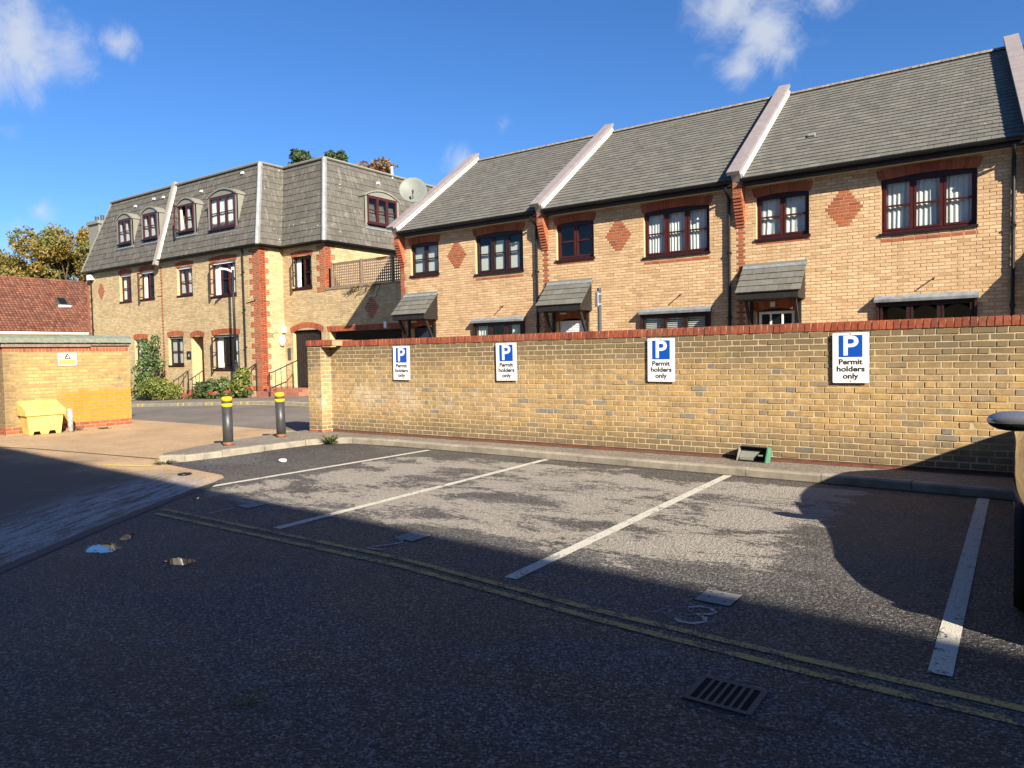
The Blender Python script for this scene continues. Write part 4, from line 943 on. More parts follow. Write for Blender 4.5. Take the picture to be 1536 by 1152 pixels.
for (a, c) in zip(T2[:-1], T2[1:]): tr.tube([(*a, TOP+.02), (*c, TOP+.02)], .06, 6)
tr.build('roof_edge_trim', M_zinc, mr)
for x, y in ((AX1, AY), (BX1, BY)):                        # lead hips
    MB().tube([(x+EO, y-EO, EB-.02), (x-SB, y+SB, TOP+.02)], .11, 6).build('lead_hip', M_hip, mr)
MB().tube([(AX1+EO-.02, BY-EO-.0, EB+.02), (AX1-SB, BY+SB, TOP)], .03, 5).build('valley', M_zinc, mr)
MB(SA).box(-33.52, -33.29, -.15, .02, -.25, sl+.15).build('party_coping', plain('weathered_coping', (.27, .24, .215), .85, .2, 6, .2), mr); MB(SA).box(-33.285, -33.24, -.07, .01, -.1, sl+.05).build('lead_flashing', M_copw, mr)
MB(SA).tube([(AX0-.1, -.02, 0), (AX0+1.4, -.02, sl)], .04, 5).build('verge_trim', M_zinc, mr)
def dormer(Fq, u0, u1, z0, z1, n, cur, base, open_light=None):
    """arched-top dormer: cheeks, face and roof are the part"""
    m_ = .13; a, c = u0-m_, u1+m_; dp = 1.1; zs = z1+.02; ri = .30; N = 10; dq = MB(Fq)
    def top(t): return zs+ri*(1-t*t)*1.0+.0
    dq.box(a, u0, base, base+.05, z0-.12, zs); dq.box(u1, c, base, base+.05, z0-.12, zs)
    for i in range(N):
        ta, tb = i/N*2-1, (i+1)/N*2-1; ua, ub = a+(c-a)*i/N, a+(c-a)*(i+1)/N
        dq.quad((ua, base, zs), (ub, base, zs), (ub, base, top(tb)), (ua, base, top(ta)))
        dq.add([(ua, base-.05, top(ta)+.02), (ub, base-.05, top(tb)+.02), (ub, base+dp, top(tb)+.02), (ua, base+dp, top(ta)+.02), (ua, base-.05, top(ta)-.05), (ub, base-.05, top(tb)-.05)], [(0, 1, 2, 3), (4, 5, 1, 0)])
        dq.quad((ua, base-.05, top(ta)-.05), (ua, base, top(ta)-.05), (ub, base, top(tb)-.05), (ub, base-.05, top(tb)-.05))
    for uu in (a, c):
        dq.add([(uu, base, z0-.14), (uu, base+dp, z0-.14), (uu, base+dp, zs), (uu, base, zs)], [(0, 1, 2, 3) if uu == a else (3, 2, 1, 0)])
        w2 = .04 if uu == c else -.04; dq.box(min(uu, uu+w2), max(uu, uu+w2), base-.04, base+dp*.9, zs-.06, zs+.02)
    d = dq.build('dormer', M_zinc, mr)
    MB(Fq).box(a-.05, c+.12, base-.06, base+.03, z0-.20, z0-.13).build('lead_apron', M_lead, d)
    MB(Fq).box(u0, u1, base+1.0, base+1.02, z0, z1).build('room_back', M_room, d)
    window(blk, Fq, u0, u1, z0, z1, n=n, d=base+.0, cur=cur, sill=True, open_light=open_light)
dw = [(-37.50, -36.24, 2, 'tied', None), (-35.12, -33.83, 2, 'tied', None), (-31.99, -30.70, 2, 'tied', 0), (-29.46, -27.57, 3, 'net', None)]
for i, (a, c, n, cu_, ol) in enumerate(dw): dormer(FA, a, c, 7.39 if i < 3 else 7.20, 8.66, n, cu_, .07, ol)
dormer(FC, 2.50, 4.36, 7.32, 8.58, 3, 'none', .07)
MB(FC).tube([(4.9, SB, TOP-.1), (4.9, SB, TOP+.45)], .06, 8).build('flue', M_white, mr)
for u, v in ((-36.9, 3.2), (-35.2, 3.35), (-34.3, 3.3), (-28.0, 3.5), (-31.0, 3.1)): MB(SA).box(u, u+.16, -.08, -.012, v, v+.09).build('roof_vent', M_copw, mr)
MB(SCm).box(3.9, 4.06, -.08, -.012, 3.2, 3.3).build('roof_vent', M_copw, mr)
MB().box(-48.6, -47.3, 22.6, 23.6, 5, CHZ).build('chimney_stack', M_zinc, blk)
MB().box(-48.7, -47.2, 22.5, 23.7, CHZ, CHZ+.2).build('chimney_cap', M_zinc, blk)
for x in (-48.3, -47.6): MB().tube([(x, 23.0, CHZ+.2), (x, 23.0, CHZ+.6)], .12, 8).build('chimney_pot', M_castiron, blk)
# trellis on the terrace
tz0, tz1 = 4.36, 5.34; tre = MB(FB); tre.box(BX1+.02, LX1, -.03, .32, 4.28, 4.36); 
for u in (-22.9, -21.2, -19.5, -17.9): tre.box(u-.05, u+.05, .02, .10, 4.36, 5.38)
tre.box(-22.9, LX1, .03, .08, 5.30, 5.35); tre.box(-22.9, LX1, .03, .08, 4.38, 4.43)
trell = tre.build('terrace_trellis', M_trell, blk); lt = MB(FB)
for u in np.arange(-22.8, LX1, .105): lt.box(u, u+.05, .045, .06, 4.43, 5.30)
for z in np.arange(4.50, 5.30, .105): lt.box(-22.85, LX1, .0605, .075, z, z+.05)
lt.build('lattice', M_trell, trell, 'stuff')
dv = MB(FB); rv = random.Random(4)
for i in range(14):
    u = -20.9+rv.uniform(-.7, .9); p = [(u, -.03, 4.32)]
    for j in range(5): p.append((p[-1][0]-rv.uniform(.0, .22), -.03-rv.uniform(0, .05), p[-1][2]-rv.uniform(-.02, .14)))
    dv.tube(p, .010, 4)
dv.build('dead_creeper', M_bark, blk, 'stuff')
# entrance steps with railings
st = thing('entrance_steps', 'red brick steps and landing in front of the dark boarded gate', 'steps', (-24.6, 19.2, 0))
for i, (a, c, e, g, h) in enumerate([(-25.95, -23.3, 18.7, 19.97, .26), (-25.8, -23.1, 18.35, 18.7, .17)]): MB().box(a, c, e, g, -.05, h).build('step', M_slab, st)
st2 = thing('entrance_steps', 'small red brick steps at the arched recessed doorway', 'steps', (-30.7, 18.5, 0))
for (a, c, e, g, h) in [(-31.3, -30.0, 18.25, 18.78, .02), (-31.25, -30.05, 18.5, 18.78, .16)]: MB().box(a, c, e, g, -.4, h).build('step', M_slab, st2)
def railing(label, pts, n, h=.95):
    t = thing('hand_railing', label, 'railing', pts[0], 'black iron hand railings at the entrances'); a, c = Vector(pts[0]), Vector(pts[1]); up = Vector((0, 0, h))
    d = (c-a); MB().tube([a+up*.45-d*.06, a+up*.86-d*.05, a+up-d*.0, a+up*1.0+d*.12, c+up+Vector((0, 0, .28))], .026, 6).build('top_rail', M_iron, t)
    for i in range(n):
        p = a.lerp(c, i/(n-1)); MB().tube([p, p+up+Vector((0, 0, .28*i/(n-1)))], .024 if i in (0, n-1) else .013, 6).build('baluster', M_iron, t)
railing('curved black handrail rising to the dark gate', [(-24.75, 18.25, .0), (-24.55, 19.5, .2)], 6)
railing('black handrail beside the red quoined corner', [(-26.4, 18.1, .0), (-26.3, 18.75, .1)], 4)
railing('black handrail on the left side of the recessed doorway', [(-31.55, 18.1, -.35), (-31.45, 18.75, -.2)], 4)
railing('black handrail on the right side of the recessed doorway', [(-30.35, 18.1, -.32), (-30.25, 18.75, -.2)], 5)

# ================================================================ SHED, LEFT HOUSE, FRONT BUILDING
SX = -17.5; sy0, sy1 = 6.30, 8.95
shed = thing('brick_shed', 'low yellow brick outbuilding with a flat felted roof and orange stain', 'shed', (SX-2, 7.6, 0))
FS = frame((SX, 0, 0), '+x'); FSf = frame((0, sy0, 0))
MB().box(SX-6, SX, sy0, sy1, -.1, 1.95).build('mortar_core', plain('shed_mortar', (.27, .20, .11), .95, .25, 9, .3, .3), shed)
lay(FS, [c for c in courses(sy0, sy1, .16, 1.76)], M_shed, shed, 'brick', 'brick', 300, 'brickwork')
lay(FSf, courses(SX-3, SX, .16, 1.76), M_shed, shed, 'brick', 'brick', 0, 'side_brickwork')
lay(FS, courses(sy0, sy1, .01, .16), M_red, shed, 'plinth_brick', 'brick', 40, 'plinth'); lay(FSf, courses(SX-3, SX, .01, .16), M_red, shed, 'plinth_brick', 'brick', 0, 'side_plinth')
hd = [(u+.004, 1.765, .066, .095) for u in np.arange(sy0, sy1-.05, .075)]; lay(FS, hd, M_red, shed, 'header_brick', 'brick', 60, 'headers')
hd = [(u+.004, 1.765, .066, .095) for u in np.arange(SX-3, SX-.05, .075)]; lay(FSf, hd, M_red, shed, 'header_brick', 'brick', 0, 'side_headers')
MB(FS).box(sy0-.04, 8.05, -.06, .05, 1.87, 1.985).build('fascia_board', M_fascia, shed); MB(FS).box(8.06, sy1+.02, -.055, .05, 1.90, 1.98).build('fascia_board', M_fascia, shed); MB(FSf).box(SX-3.5, SX, -.06, .05, 1.87, 1.985).build('fascia_board', M_fascia, shed)
rf = MB(); rf.box(SX-6.1, SX+.10, sy0-.12, sy1+.06, 2.03, 2.06)
for i in range(18):
    a = sy0-.12+(sy1-sy0+.18)*i/18; c = sy0-.12+(sy1-sy0+.18)*(i+1)/18; j = random.uniform(-.008, .008)
    rf.add([(SX+.10, a, 2.062), (SX+.10, c, 2.062), (SX+.115+j, c, 1.96+j), (SX+.115+j, a, 1.965)], [(0, 3, 2, 1)]); rf.add([(SX-.1, a, 2.13+j*.5), (SX-.1, c, 2.13), (SX+.10, c, 2.062), (SX+.10, a, 2.062)], [(0, 3, 2, 1)])
rf.box(SX-6.1, SX-.1, sy0-.12, sy1+.06, 2.06, 2.128); rf.build('felt_roof', M_felt, shed)
ws = thing('warning_sign', 'small white and yellow camera warning sign on the shed wall', 'sign', (SX+.02, 7.555, 1.6)); b = MB(FS)
rrect(b, 7.36, 7.75, -.024, -.012, 1.45, 1.735, .015).build('sign_plate', plain('old_sign_white', (.56, .56, .53), .5, .05), ws)
MB(FS).box(7.385, 7.725, -.0262, -.0242, 1.475, 1.585).build('yellow_panel', M_signy, ws)
tb = MB(FS); P = [(7.555, 1.715), (7.495, 1.612), (7.615, 1.612)]
for a, c in zip(P, P[1:]+P[:1]): tb.tube([(a[0], -.0255, a[1]), (c[0], -.0255, c[1])], .011, 4)
tb.add([(7.52, -.0265, 1.64), (7.55, -.0265, 1.64), (7.565, -.0265, 1.665), (7.535, -.0265, 1.66)], [(0, 1, 2, 3)]); tb.build('camera_symbol', M_signk, ws)
for u in (7.375, 7.735):
    for z in (1.465, 1.72): MB(FS).box(u-.006, u+.006, -.028, -.024, z-.006, z+.006).build('fixing', M_castiron, ws)
# splash of green paint
MB(FS).add([(8.62, -.0095, 1.12), (8.70, -.0095, 1.10), (8.74, -.0095, 1.125), (8.69, -.0095, 1.145), (8.66, -.0095, 1.165), (8.645, -.0095, 1.14)], [(0, 1, 2, 3, 4, 5)]).build('paint_splash', M_green, shed)

# grit bin
gb = thing('grit_bin', 'yellow plastic grit bin with sloping lid against the shed wall', 'grit bin', (-17.2, 6.85, 0))
GB = frame((-16.98, 6.5, 0), '+x') @ Matrix.Rotation(R(-4), 4, 'Z')
b = MB(GB); d0 = .45
b.add([(.05, .04, .0), (.64, .04, .0), (.64, d0-.03, .0), (.05, d0-.03, .0), (0, 0, .42), (.69, 0, .42), (.69, d0, .42), (0, d0, .42)], [(1, 2, 6, 5), (2, 3, 7, 6), (3, 0, 4, 7), (4, 5, 6, 7)])
pr = [(.05, 0), (.11, 0), (.135, .075), (.24, .075), (.265, 0), (.40, 0), (.425, .075), (.53, .075), (.555, 0), (.64, 0), (.69, .42), (0, .42)]
def fz(p): return (p[0], .04*(1-p[1]/.42), p[1])
b.add([fz(p) for p in pr], [(11, 0, 1, 2), (11, 2, 3, 10), (3, 4, 5, 6), (3, 6, 7, 10), (7, 8, 9, 10)])
b.add([(.135, .05, .0), (.24, .05, .0), (.24, .05, .075), (.135, .05, .075), (.425, .05, 0), (.53, .05, 0), (.53, .05, .075), (.425, .05, .075), (.135, d0, 0), (.24, d0, 0), (.425, d0, 0), (.53, d0, 0)], [])
b.box(.265, .40, .041, .06, .0, .07); b.build('bin_body', M_bin, gb)
l = MB(GB); l.add([(-.03, -.035, .41), (.72, -.035, .41), (.72, d0+.02, .41), (-.03, d0+.02, .41), (-.03, -.035, .53), (.72, -.035, .53), (.72, d0+.02, .70), (-.03, d0+.02, .70), (-.015, -.02, .545), (.705, -.02, .545), (.705, d0+.0, .715), (-.015, d0+.0, .715)],
      [(0, 1, 5, 4), (1, 2, 6, 5), (3, 0, 4, 7), (2, 3, 7, 6), (4, 5, 9, 8), (5, 6, 10, 9), (6, 7, 11, 10), (7, 4, 8, 11), (8, 9, 10, 11), (3, 2, 1, 0)]); l.build('bin_lid', M_bin, gb)
cp = thing('concrete_post', 'short flaking white concrete post beside the yellow grit bin', 'post', (-16.95, 7.33, 0))
b = MB(); b.sm = True; b.lathe([(.055, -.05), (.054, .47), (.045, .505), (.0, .515)], 14, (-16.95, 7.33, 0)); b.build('post_shaft', M_post, cp)

# bollards
def bollard(x, y, lab):
    t = thing('bollard', lab, 'bollard', (0, 0, 0), 'grey steel bollards with yellow bands', local=True); r = .082
    b = MB(); b.lathe([(r, -.05), (r, .64)], 24); [p for p in ()]; b.build('tube', M_steel, t)
    b = MB(); b.lathe([(r+.002, .0), (r+.002, .055)], 24); b.build('foot', M_rust, t)
    b = MB(); b.lathe([(r+.003, .64), (r+.003, .695)], 24); b.build('yellow_band', M_yband, t)
    b = MB(); b.lathe([(r+.0015, .695), (r+.0015, .74)], 24); b.build('dark_band', M_castiron, t)
    b = MB(); b.lathe([(r+.003, .74), (r+.003, .785), (r-.005, .80), (r*.6, .808), (0, .81)], 24); b.build('cap', M_yband, t)
    for ch in [k for k in COL.objects if k.parent == t]:
        for p in ch.data.polygons: p.use_smooth = len(p.vertices) == 4
    t.location = (x, y, PZ); return t
b1 = bollard(-10.73, 7.06, 'nearer and left of the two grey bollards, rusty foot, at the kerb nose')
b2 = copy_tree(b1); b2['label'] = 'farther of the two grey bollards, close to the free end of the wall'; b2.location = (-10.93, 8.27, PZ); b2.rotation_euler = (0, R(-1), R(70))

# left house with clay tiles
lh = thing('tiled_house', 'house with a red clay tile roof left of the apartment block', 'house', (-62, 25, 0))
e0, e1 = Vector((-58.3, 12, 3.8)), Vector((-58.3, 42, 3.8)); t0, t1 = Vector((-63.0, 12, 8.05)), Vector((-63.0, 42, 8.05))
ex = (e1-e0); TF = slope(e0, ex, (t0-e0)); Lx = ex.length; tl0 = (t0-e0).length; tl1 = (t1-e1).length
b = MB(); b.add([e0, e1, t1, t0, e0+Vector((-9.4, 0, 0)), e1+Vector((-9.4, 0, 0))], [(0, 1, 2, 3), (3, 2, 5, 4)]); lr = b.build('tiled_roof', M_under, lh)
tb = MB(TF); wv = .24; gv = .27; r_ = 0; v = 0.
while v < tl0:
    u = 0.
    while u < Lx:
        if v < tl0+(tl1-tl0)*u/Lx-.1:
            j = random.uniform(0, .012); x_ = u+wv
            tb.add([(u, -.05-j, v), (u+wv*.5, -.135-j, v), (x_, -.05-j, v), (u, -.015, v+gv), (u+wv*.5, -.075, v+gv), (x_, -.015, v+gv), (u, -.01, v), (u+wv*.5, -.05, v), (x_, -.01, v)], [(0, 1, 4, 3), (1, 2, 5, 4), (6, 7, 1, 0), (7, 8, 2, 1)])
        u += wv
    v += gv; r_ += 1
tb.build('roof_tiles', M_tile, lr, 'stuff')
rr = MB(); N = 32
for i in range(N): a, c = t0.lerp(t1, i/N), t0.lerp(t1, (i+.96)/N); rr.tube([a+Vector((0, 0, .0)), c], .13, 7)
rr.build('ridge_tiles', M_tile, lr, 'stuff')
q = MB(TF); q.box(13.75, 14.45, -.17, -.05, 3.05, 4.0); rl = q.build('rooflight', M_castiron, lr); MB(TF).box(13.83, 14.37, -.18, -.172, 3.15, 3.92).build('pane', M_cglass, rl); MB(TF).box(13.65, 14.55, -.16, -.04, 2.9, 3.05).build('lead_apron', M_copw, rl)
MB(slope(e0, ex, (0, 0, 1))).box(0, Lx, -.20, -.02, -.16, -.02).build('gutter', M_copw, lh)
MB().box(-67, -58.6, 12.3, 41.7, -2.4, 3.78).build('wall', M_block, lh)
MB().add([(-58.5, 12.1, 3.6), (-67.6, 12.1, 3.6), (-63, 12.1, 7.9), (-58.5, 12.4, 3.6), (-67.6, 12.4, 3.6), (-63, 12.4, 7.9)], [(0, 2, 1), (3, 4, 5), (0, 3, 5, 2), (2, 5, 4, 1)]).build('gable', M_block, lh)

# the building whose shade covers the near half of the car park
fb = thing('shading_building', 'tall brick building behind the viewpoint whose shadow covers the near half of the car park', 'building', (10, -8, 0))
HB = 9.0; sx, sy_ = -1.94/1.18*HB, 1/1.18*HB
def caster(x, y): return (x-sx, y-sy_)
pA, pB = caster(-15.5, 5.44), caster(0.04, 4.27); dx = (pB[1]-pA[1])/(pB[0]-pA[0])
xl, xr = -16., 46.; yl, yr = pA[1]+dx*(xl-pA[0]), pA[1]+dx*(xr-pA[0])
b = MB(); b.prism([(xl, yl), (xl, yl-11), (xr, yr-11), (xr, yr)], 'z', -.5, HB-.0); b.build('wall', M_block, fb)
FF = Matrix.Translation((xl, yl, 0)) @ Matrix.Rotation(math.atan2(yr-yl, xr-xl)+math.pi, 4, 'Z')
for i in range(12):
    for z in (1.0, 3.8, 6.5):
        u = -4-i*5.; w_ = MB(FF).box(u, u+1.6, -.05, -.002, z, z+1.4).build('window', M_mahod, fb); MB(FF).box(u+.1, u+1.5, -.06, -.051, z+.1, z+1.3).build('pane', M_cglass, w_)
# ================================================================ STREET LAMP, SIGN POST, CAR, SMALL THINGS
lp = thing('street_lamp', 'slim black street lamp post against the apartment block', 'street lamp', (-26.9, 18.12, -.1))
LXp, LYp = -26.85, 18.15
b = MB(); b.sm = True; b.tube([(LXp, LYp, -.2), (LXp, LYp, 1.35)], .09, 12); b.tube([(LXp, LYp, 1.35), (LXp, LYp, 1.5)], [.09, .055], 12); b.build('base', M_iron, lp)
b = MB(); b.sm = True; b.tube([(LXp, LYp, 1.45), (LXp, LYp, 5.25)], [.055, .045], 10); b.build('pole', M_iron, lp)
b = MB(); b.tube([(LXp, LYp, 5.15), (LXp-.08, LYp-.10, 5.22), (LXp-.16, LYp-.22, 5.27)], [.035, .045, .06], 8); b.build('lamp_arm', M_copw, lp)
MB(Matrix.Translation((LXp-.22, LYp-.30, 5.24)) @ Matrix.Rotation(R(54), 4, 'Z')).prism([(-.17, 0), (.17, 0), (.14, .06), (-.12, .08)], 'd', -.07, .07).build('lamp_head', M_copw, lp)
MB().tube([(LXp, LYp, 5.25), (LXp, LYp, 5.36)], .05, 8).build('photocell', M_white, lp)

sp = thing('sign_post', 'dark post with a small sign seen edge-on, standing behind the wall', 'sign post', (-8.25, 15.5, 0))
b = MB(); b.tube([(-8.25, 15.5, 0), (-8.25, 15.5, 3.02)], .05, 10); b.tube([(-8.25, 15.5, 3.0), (-8.25, 15.5, 3.06)], .056, 10); b.build('pole', M_castiron, sp)
PM = Matrix.Translation((-8.25, 15.5, 0)) @ Matrix.Rotation(R(-50), 4, 'Z')
MB(PM).box(-.2, .16, -.067, -.060, 2.62, 2.97).build('sign_plate', M_signw, sp); MB(PM).box(-.17, .13, -.060, -.05, 2.66, 2.69).box(-.17, .13, -.060, -.05, 2.90, 2.93).box(-.06, .06, -.057, .057, 2.655, 2.695).box(-.06, .06, -.057, .057, 2.895, 2.935).build('sign_clip', M_lead, sp)
ps2 = thing('timber_stake', 'thin brown stake standing behind the wall beside the sign post', 'stake', (-9.1, 16.2, 0)); MB().tube([(-9.15, 16.6, 0), (-9.15, 16.6, 2.32)], .022, 6).build('stake', M_bark, ps2)

# discarded box against the wall
bx = thing('discarded_box', 'black and green plastic casing lying against the foot of the wall', 'box', (-2.73, 9.2, PZ))
BM = Matrix.Translation((-2.93, 9.19, PZ+.002)) @ Matrix.Rotation(R(-7), 4, 'Z') @ Matrix.Rotation(R(-14), 4, 'X')
b = MB(BM); b.box(0, .36, .0, .012, 0, .015).box(0, .36, .10, .112, .0, .20).box(0, .36, .012, .10, 0, .012).box(.0, .36, .03, .10, .185, .197); bb = b.build('casing', M_black, bx)
MB(BM).add([(.36, -.01, 0), (.375, -.01, 0), (.375, .125, 0), (.36, .125, 0), (.36, .03, .205), (.375, .03, .205), (.375, .125, .205), (.36, .125, .205)], [(0, 1, 5, 4), (1, 2, 6, 5), (2, 3, 7, 6), (3, 0, 4, 7), (4, 5, 6, 7)]).build('end_plate', M_green, bx)
MB(BM).add([(-.012, -.01, 0), (0, -.01, 0), (0, .125, 0), (-.012, .125, 0), (-.012, .03, .205), (0, .03, .205), (0, .125, .205), (-.012, .125, .205)], [(0, 1, 5, 4), (1, 2, 6, 5), (2, 3, 7, 6), (3, 0, 4, 7), (4, 5, 6, 7)]).build('end_plate', M_zinc, bx)
MB(BM).add([(.01, .02, .05), (.20, .02, .05), (.26, .09, .16), (.01, .09, .16)], [(0, 1, 2, 3)]).box(.02, .2, .012, .02, .02, .055).box(.25, .31, .03, .04, .08, .1).build('inner_bracket', M_zinc, bx)

# drain grate and covers
dg = thing('drain_grate', 'cast iron drain grate with slanted slots in the shaded tarmac', 'drain', (-1.03, 3.07, 0))
DM = Matrix.Translation((-1.19, 2.945, .0)); dw_, dh_ = .30, .265
b = MB(DM); e = .026; b.box(0, dw_, 0, e, -.02, .007).box(0, dw_, dh_-e, dh_, -.02, .007).box(0, e, e, dh_-e, -.02, .007).box(dw_-e, dw_, e, dh_-e, -.02, .007); b.build('grate_frame', M_castiron, dg)
for i in range(1, 7): x = e+(dw_-2*e)*i/7; MB(DM).box(x-.0065, x+.0065, e, dh_-e, -.02, .0065).build('grate_bar', M_castiron, dg)
MB(DM).box(e, dw_-e, e, dh_-e, .0042, .0048).build('grate_pit', M_pit, dg)
mc = None
for x, y, lab in ((-6.50, 4.52, 'square grey inspection cover farthest from the drain, beside the faded stroke number'), (-4.15, 4.42, 'square grey inspection cover in the middle bay beside a painted two'), (-1.49, 4.285, 'square grey inspection cover nearest the drain, beside a painted three')):
    if mc is None:
        mc = thing('inspection_cover', lab, 'manhole cover', (0, 0, 0), 'square inspection covers in the bays', local=True)
        MB().box(-.114, .114, -.118, .118, -.02, .0045).build('cover_frame', M_pit, mc); MB().box(-.110, .110, -.114, .114, -.02, .0055).build('cover_plate', plain('cover_plate', (.25, .235, .225), .9, .25, 14, .3), mc)
        for a, c in ((-.07, .07), (.0, .075), (.06, -.06), (-.05, -.02)): MB().box(a-.008, a+.008, c-.006, c+.006, .0056, .0062).build('key_hole', M_pit, mc)
        o = mc
    else: o = copy_tree(mc)
    o['label'] = lab; o.location = (x, y, 0); o.rotation_euler = (0, 0, R(random.uniform(-3, 3)))

# litter and weeds
def crumple(name, label, cat, x, y, z, r, m, flat=.4, seed=0):
    r_ = random.Random(seed); bm = bmesh.new(); bmesh.ops.create_icosphere(bm, subdivisions=2, radius=r)
    for v in bm.verts: v.co *= r_.uniform(.65, 1.25); v.co.z = max(v.co.z*flat, -r*flat*.3)
    me = bpy.data.meshes.new(name); bm.to_mesh(me); bm.free(); o = link(name, me, m); o.location = (x, y, z+r*flat*.3); return tag(o, label, cat)
crumple('paper_litter', 'crumpled scrap of white paper on the tarmac by the kerb', 'litter', -8.87, 6.72, 0, .06, M_white, .5, 2)
crumple('flattened_rag', 'flat black rag lying on the forecourt edge', 'litter', -9.07, 5.30, 0, .09, M_black, .22, 6)
def tuft(name, label, cat, x, y, z, n, L, m, spread=.9, seed=1, wid=.012):
    r_ = random.Random(seed); b = MB()
    for i in range(n):
        a = r_.uniform(0, 6.28); l = L*r_.uniform(.5, 1.1); el = r_.uniform(.3, 1.2); d = Vector((math.cos(a), math.sin(a), 0)); s = Vector((-d.y, d.x, 0))*wid*r_.uniform(.6, 1.3)
        o_ = Vector((x, y, z))+d*r_.uniform(0, .04)*spread*2; p1 = o_+d*l*.5*spread+Vector((0, 0, l*.55*el)); p2 = o_+d*l*spread+Vector((0, 0, l*.5*el))
        b.add([o_-s*.5, o_+s*.5, p1+s, p1-s, p2], [(0, 1, 2, 3), (3, 2, 4)])
    return tag(b.build(name, m), label, cat)
tuft('weed', 'tuft of grass growing where the kerb turns at the wall', 'weed', -9.82, 8.45, .03, 60, .22, M_weed, .8, 3, .014)
tuft('weed', 'low weeds at the nose of the kerb by the forecourt', 'weed', -10.28, 5.72, .0, 50, .10, M_weed, 1.3, 5)
tuft('weed', 'dry sprigs at the foot of the shed wall by the concrete post', 'weed', -17.2, 7.6, .0, 30, .18, M_bark, .9, 8, .008)
tuft('weed', 'small green weeds on the verge below the stained shed wall', 'weed', -17.0, 8.05, .0, 40, .09, M_weed, 1.4, 9)
def sprig():
    r_ = random.Random(12); b = MB(); c = Vector((-2.78, 1.88, .006))
    for i in range(34):
        p = c+Vector((r_.uniform(-.05, .05), r_.uniform(-.07, .07), r_.uniform(.002, .03))); a = r_.uniform(0, 6.3); l = r_.uniform(.012, .028); d = Vector((math.cos(a), math.sin(a), r_.uniform(-.4, .6)))*l; s = Vector((-math.sin(a), math.cos(a), r_.uniform(-.3, .3)))*l*.45
        b.add([p-d*.2, p+d*.4+s, p+d, p+d*.4-s], [(0, 1, 2, 3)])
    b.tube([c+Vector((-.02, .09, .006)), c, c+Vector((.05, -.06, .01))], .002, 4)
    tag(b.build('fallen_sprig', M_weed), 'small green sprig lying on the dark near tarmac', 'sprig')
sprig()

# parked car, nose towards the viewpoint
car = thing('parked_car', 'glossy dark parked car, only its flank and wing mirror showing at the right edge', 'car', (.9, 6.6, 0))
def car_section(y):
    """half-width and heights along the car: (y, [(x, z) from sill to roof centre])"""
    T = [(4.13, .34, .52, .62, .66), (4.3, .60, .54, .68, .74), (4.5, .73, .59, .76, .82), (4.9, .82, .67, .86, .92), (5.4, .86, .72, .92, .98), (5.7, .87, .77, .99, 1.05), (5.95, .87, .81, 1.13, 1.20), (6.2, .87, .85, 1.26, 1.34),
         (6.6, .87, .86, 1.32, 1.42), (7.0, .87, .87, 1.33, 1.44), (7.4, .87, .88, 1.29, 1.43), (7.8, .87, .88, 1.21, 1.39), (8.3, .865, .86, 1.07, 1.31), (8.6, .85, .80, .97, 1.24), (8.85, .84, .70, .85, 1.17), (9.0, .82, .66, .80, 1.11), (9.12, .76, .60, .74, 1.04), (9.17, .68, .56, .68, .94)]
    ys = [t[0] for t in T]; hw, belt, edge, top = (np.interp(y, ys, [t[i] for t in T]) for i in (1, 2, 3, 4)); return hw, belt, edge, top
CX_ = .855; b = MB(); b.sm = True; ys = list(np.linspace(4.13, 9.17, 46)); NS = 0
for y in ys:
    hw, be, ed, tp = car_section(y); cabin = max(0., min(1., (ed-.98)/.3)); rw = hw-.30-.08*cabin
    kk = max(0., min(1., (y-7.9)/.6)); base = .22+.06*math.exp(-((y-4.13)/.3)**2)
    half = [(hw*.90, base), (hw*.97, base+.08), (hw, .45), (hw*.995, be-.10), (hw*.965, be), (hw*.965-(hw*.965-rw)*.55, be+(ed-be)*.6), (rw, ed), (rw*.82, ed+(tp-ed)*(.75-.57*kk)), (rw*.4, ed+(tp-ed)*(.98-.38*kk)), (0, tp)]
    sec = [(CX_-x, y, z) for x, z in half]+[(CX_+x, y, z) for x, z in half[::-1][1:]]; NS = len(sec); b.v += sec
for i in range(len(ys)-1):
    for j in range(NS-1): a = i*NS+j; b.f.append((a, a+NS, a+NS+1, a+1)); b.mi.append(0)
b.f += [tuple(range(NS)), tuple(range(len(ys)*NS-1, (len(ys)-1)*NS-1, -1))]; b.mi += [0, 0]
for i in range(len(ys)-1): a = i*NS; b.f.append((a, a+NS-1, a+2*NS-1, a+NS)); b.mi.append(0)
cbody = b.build('body', M_car, car)
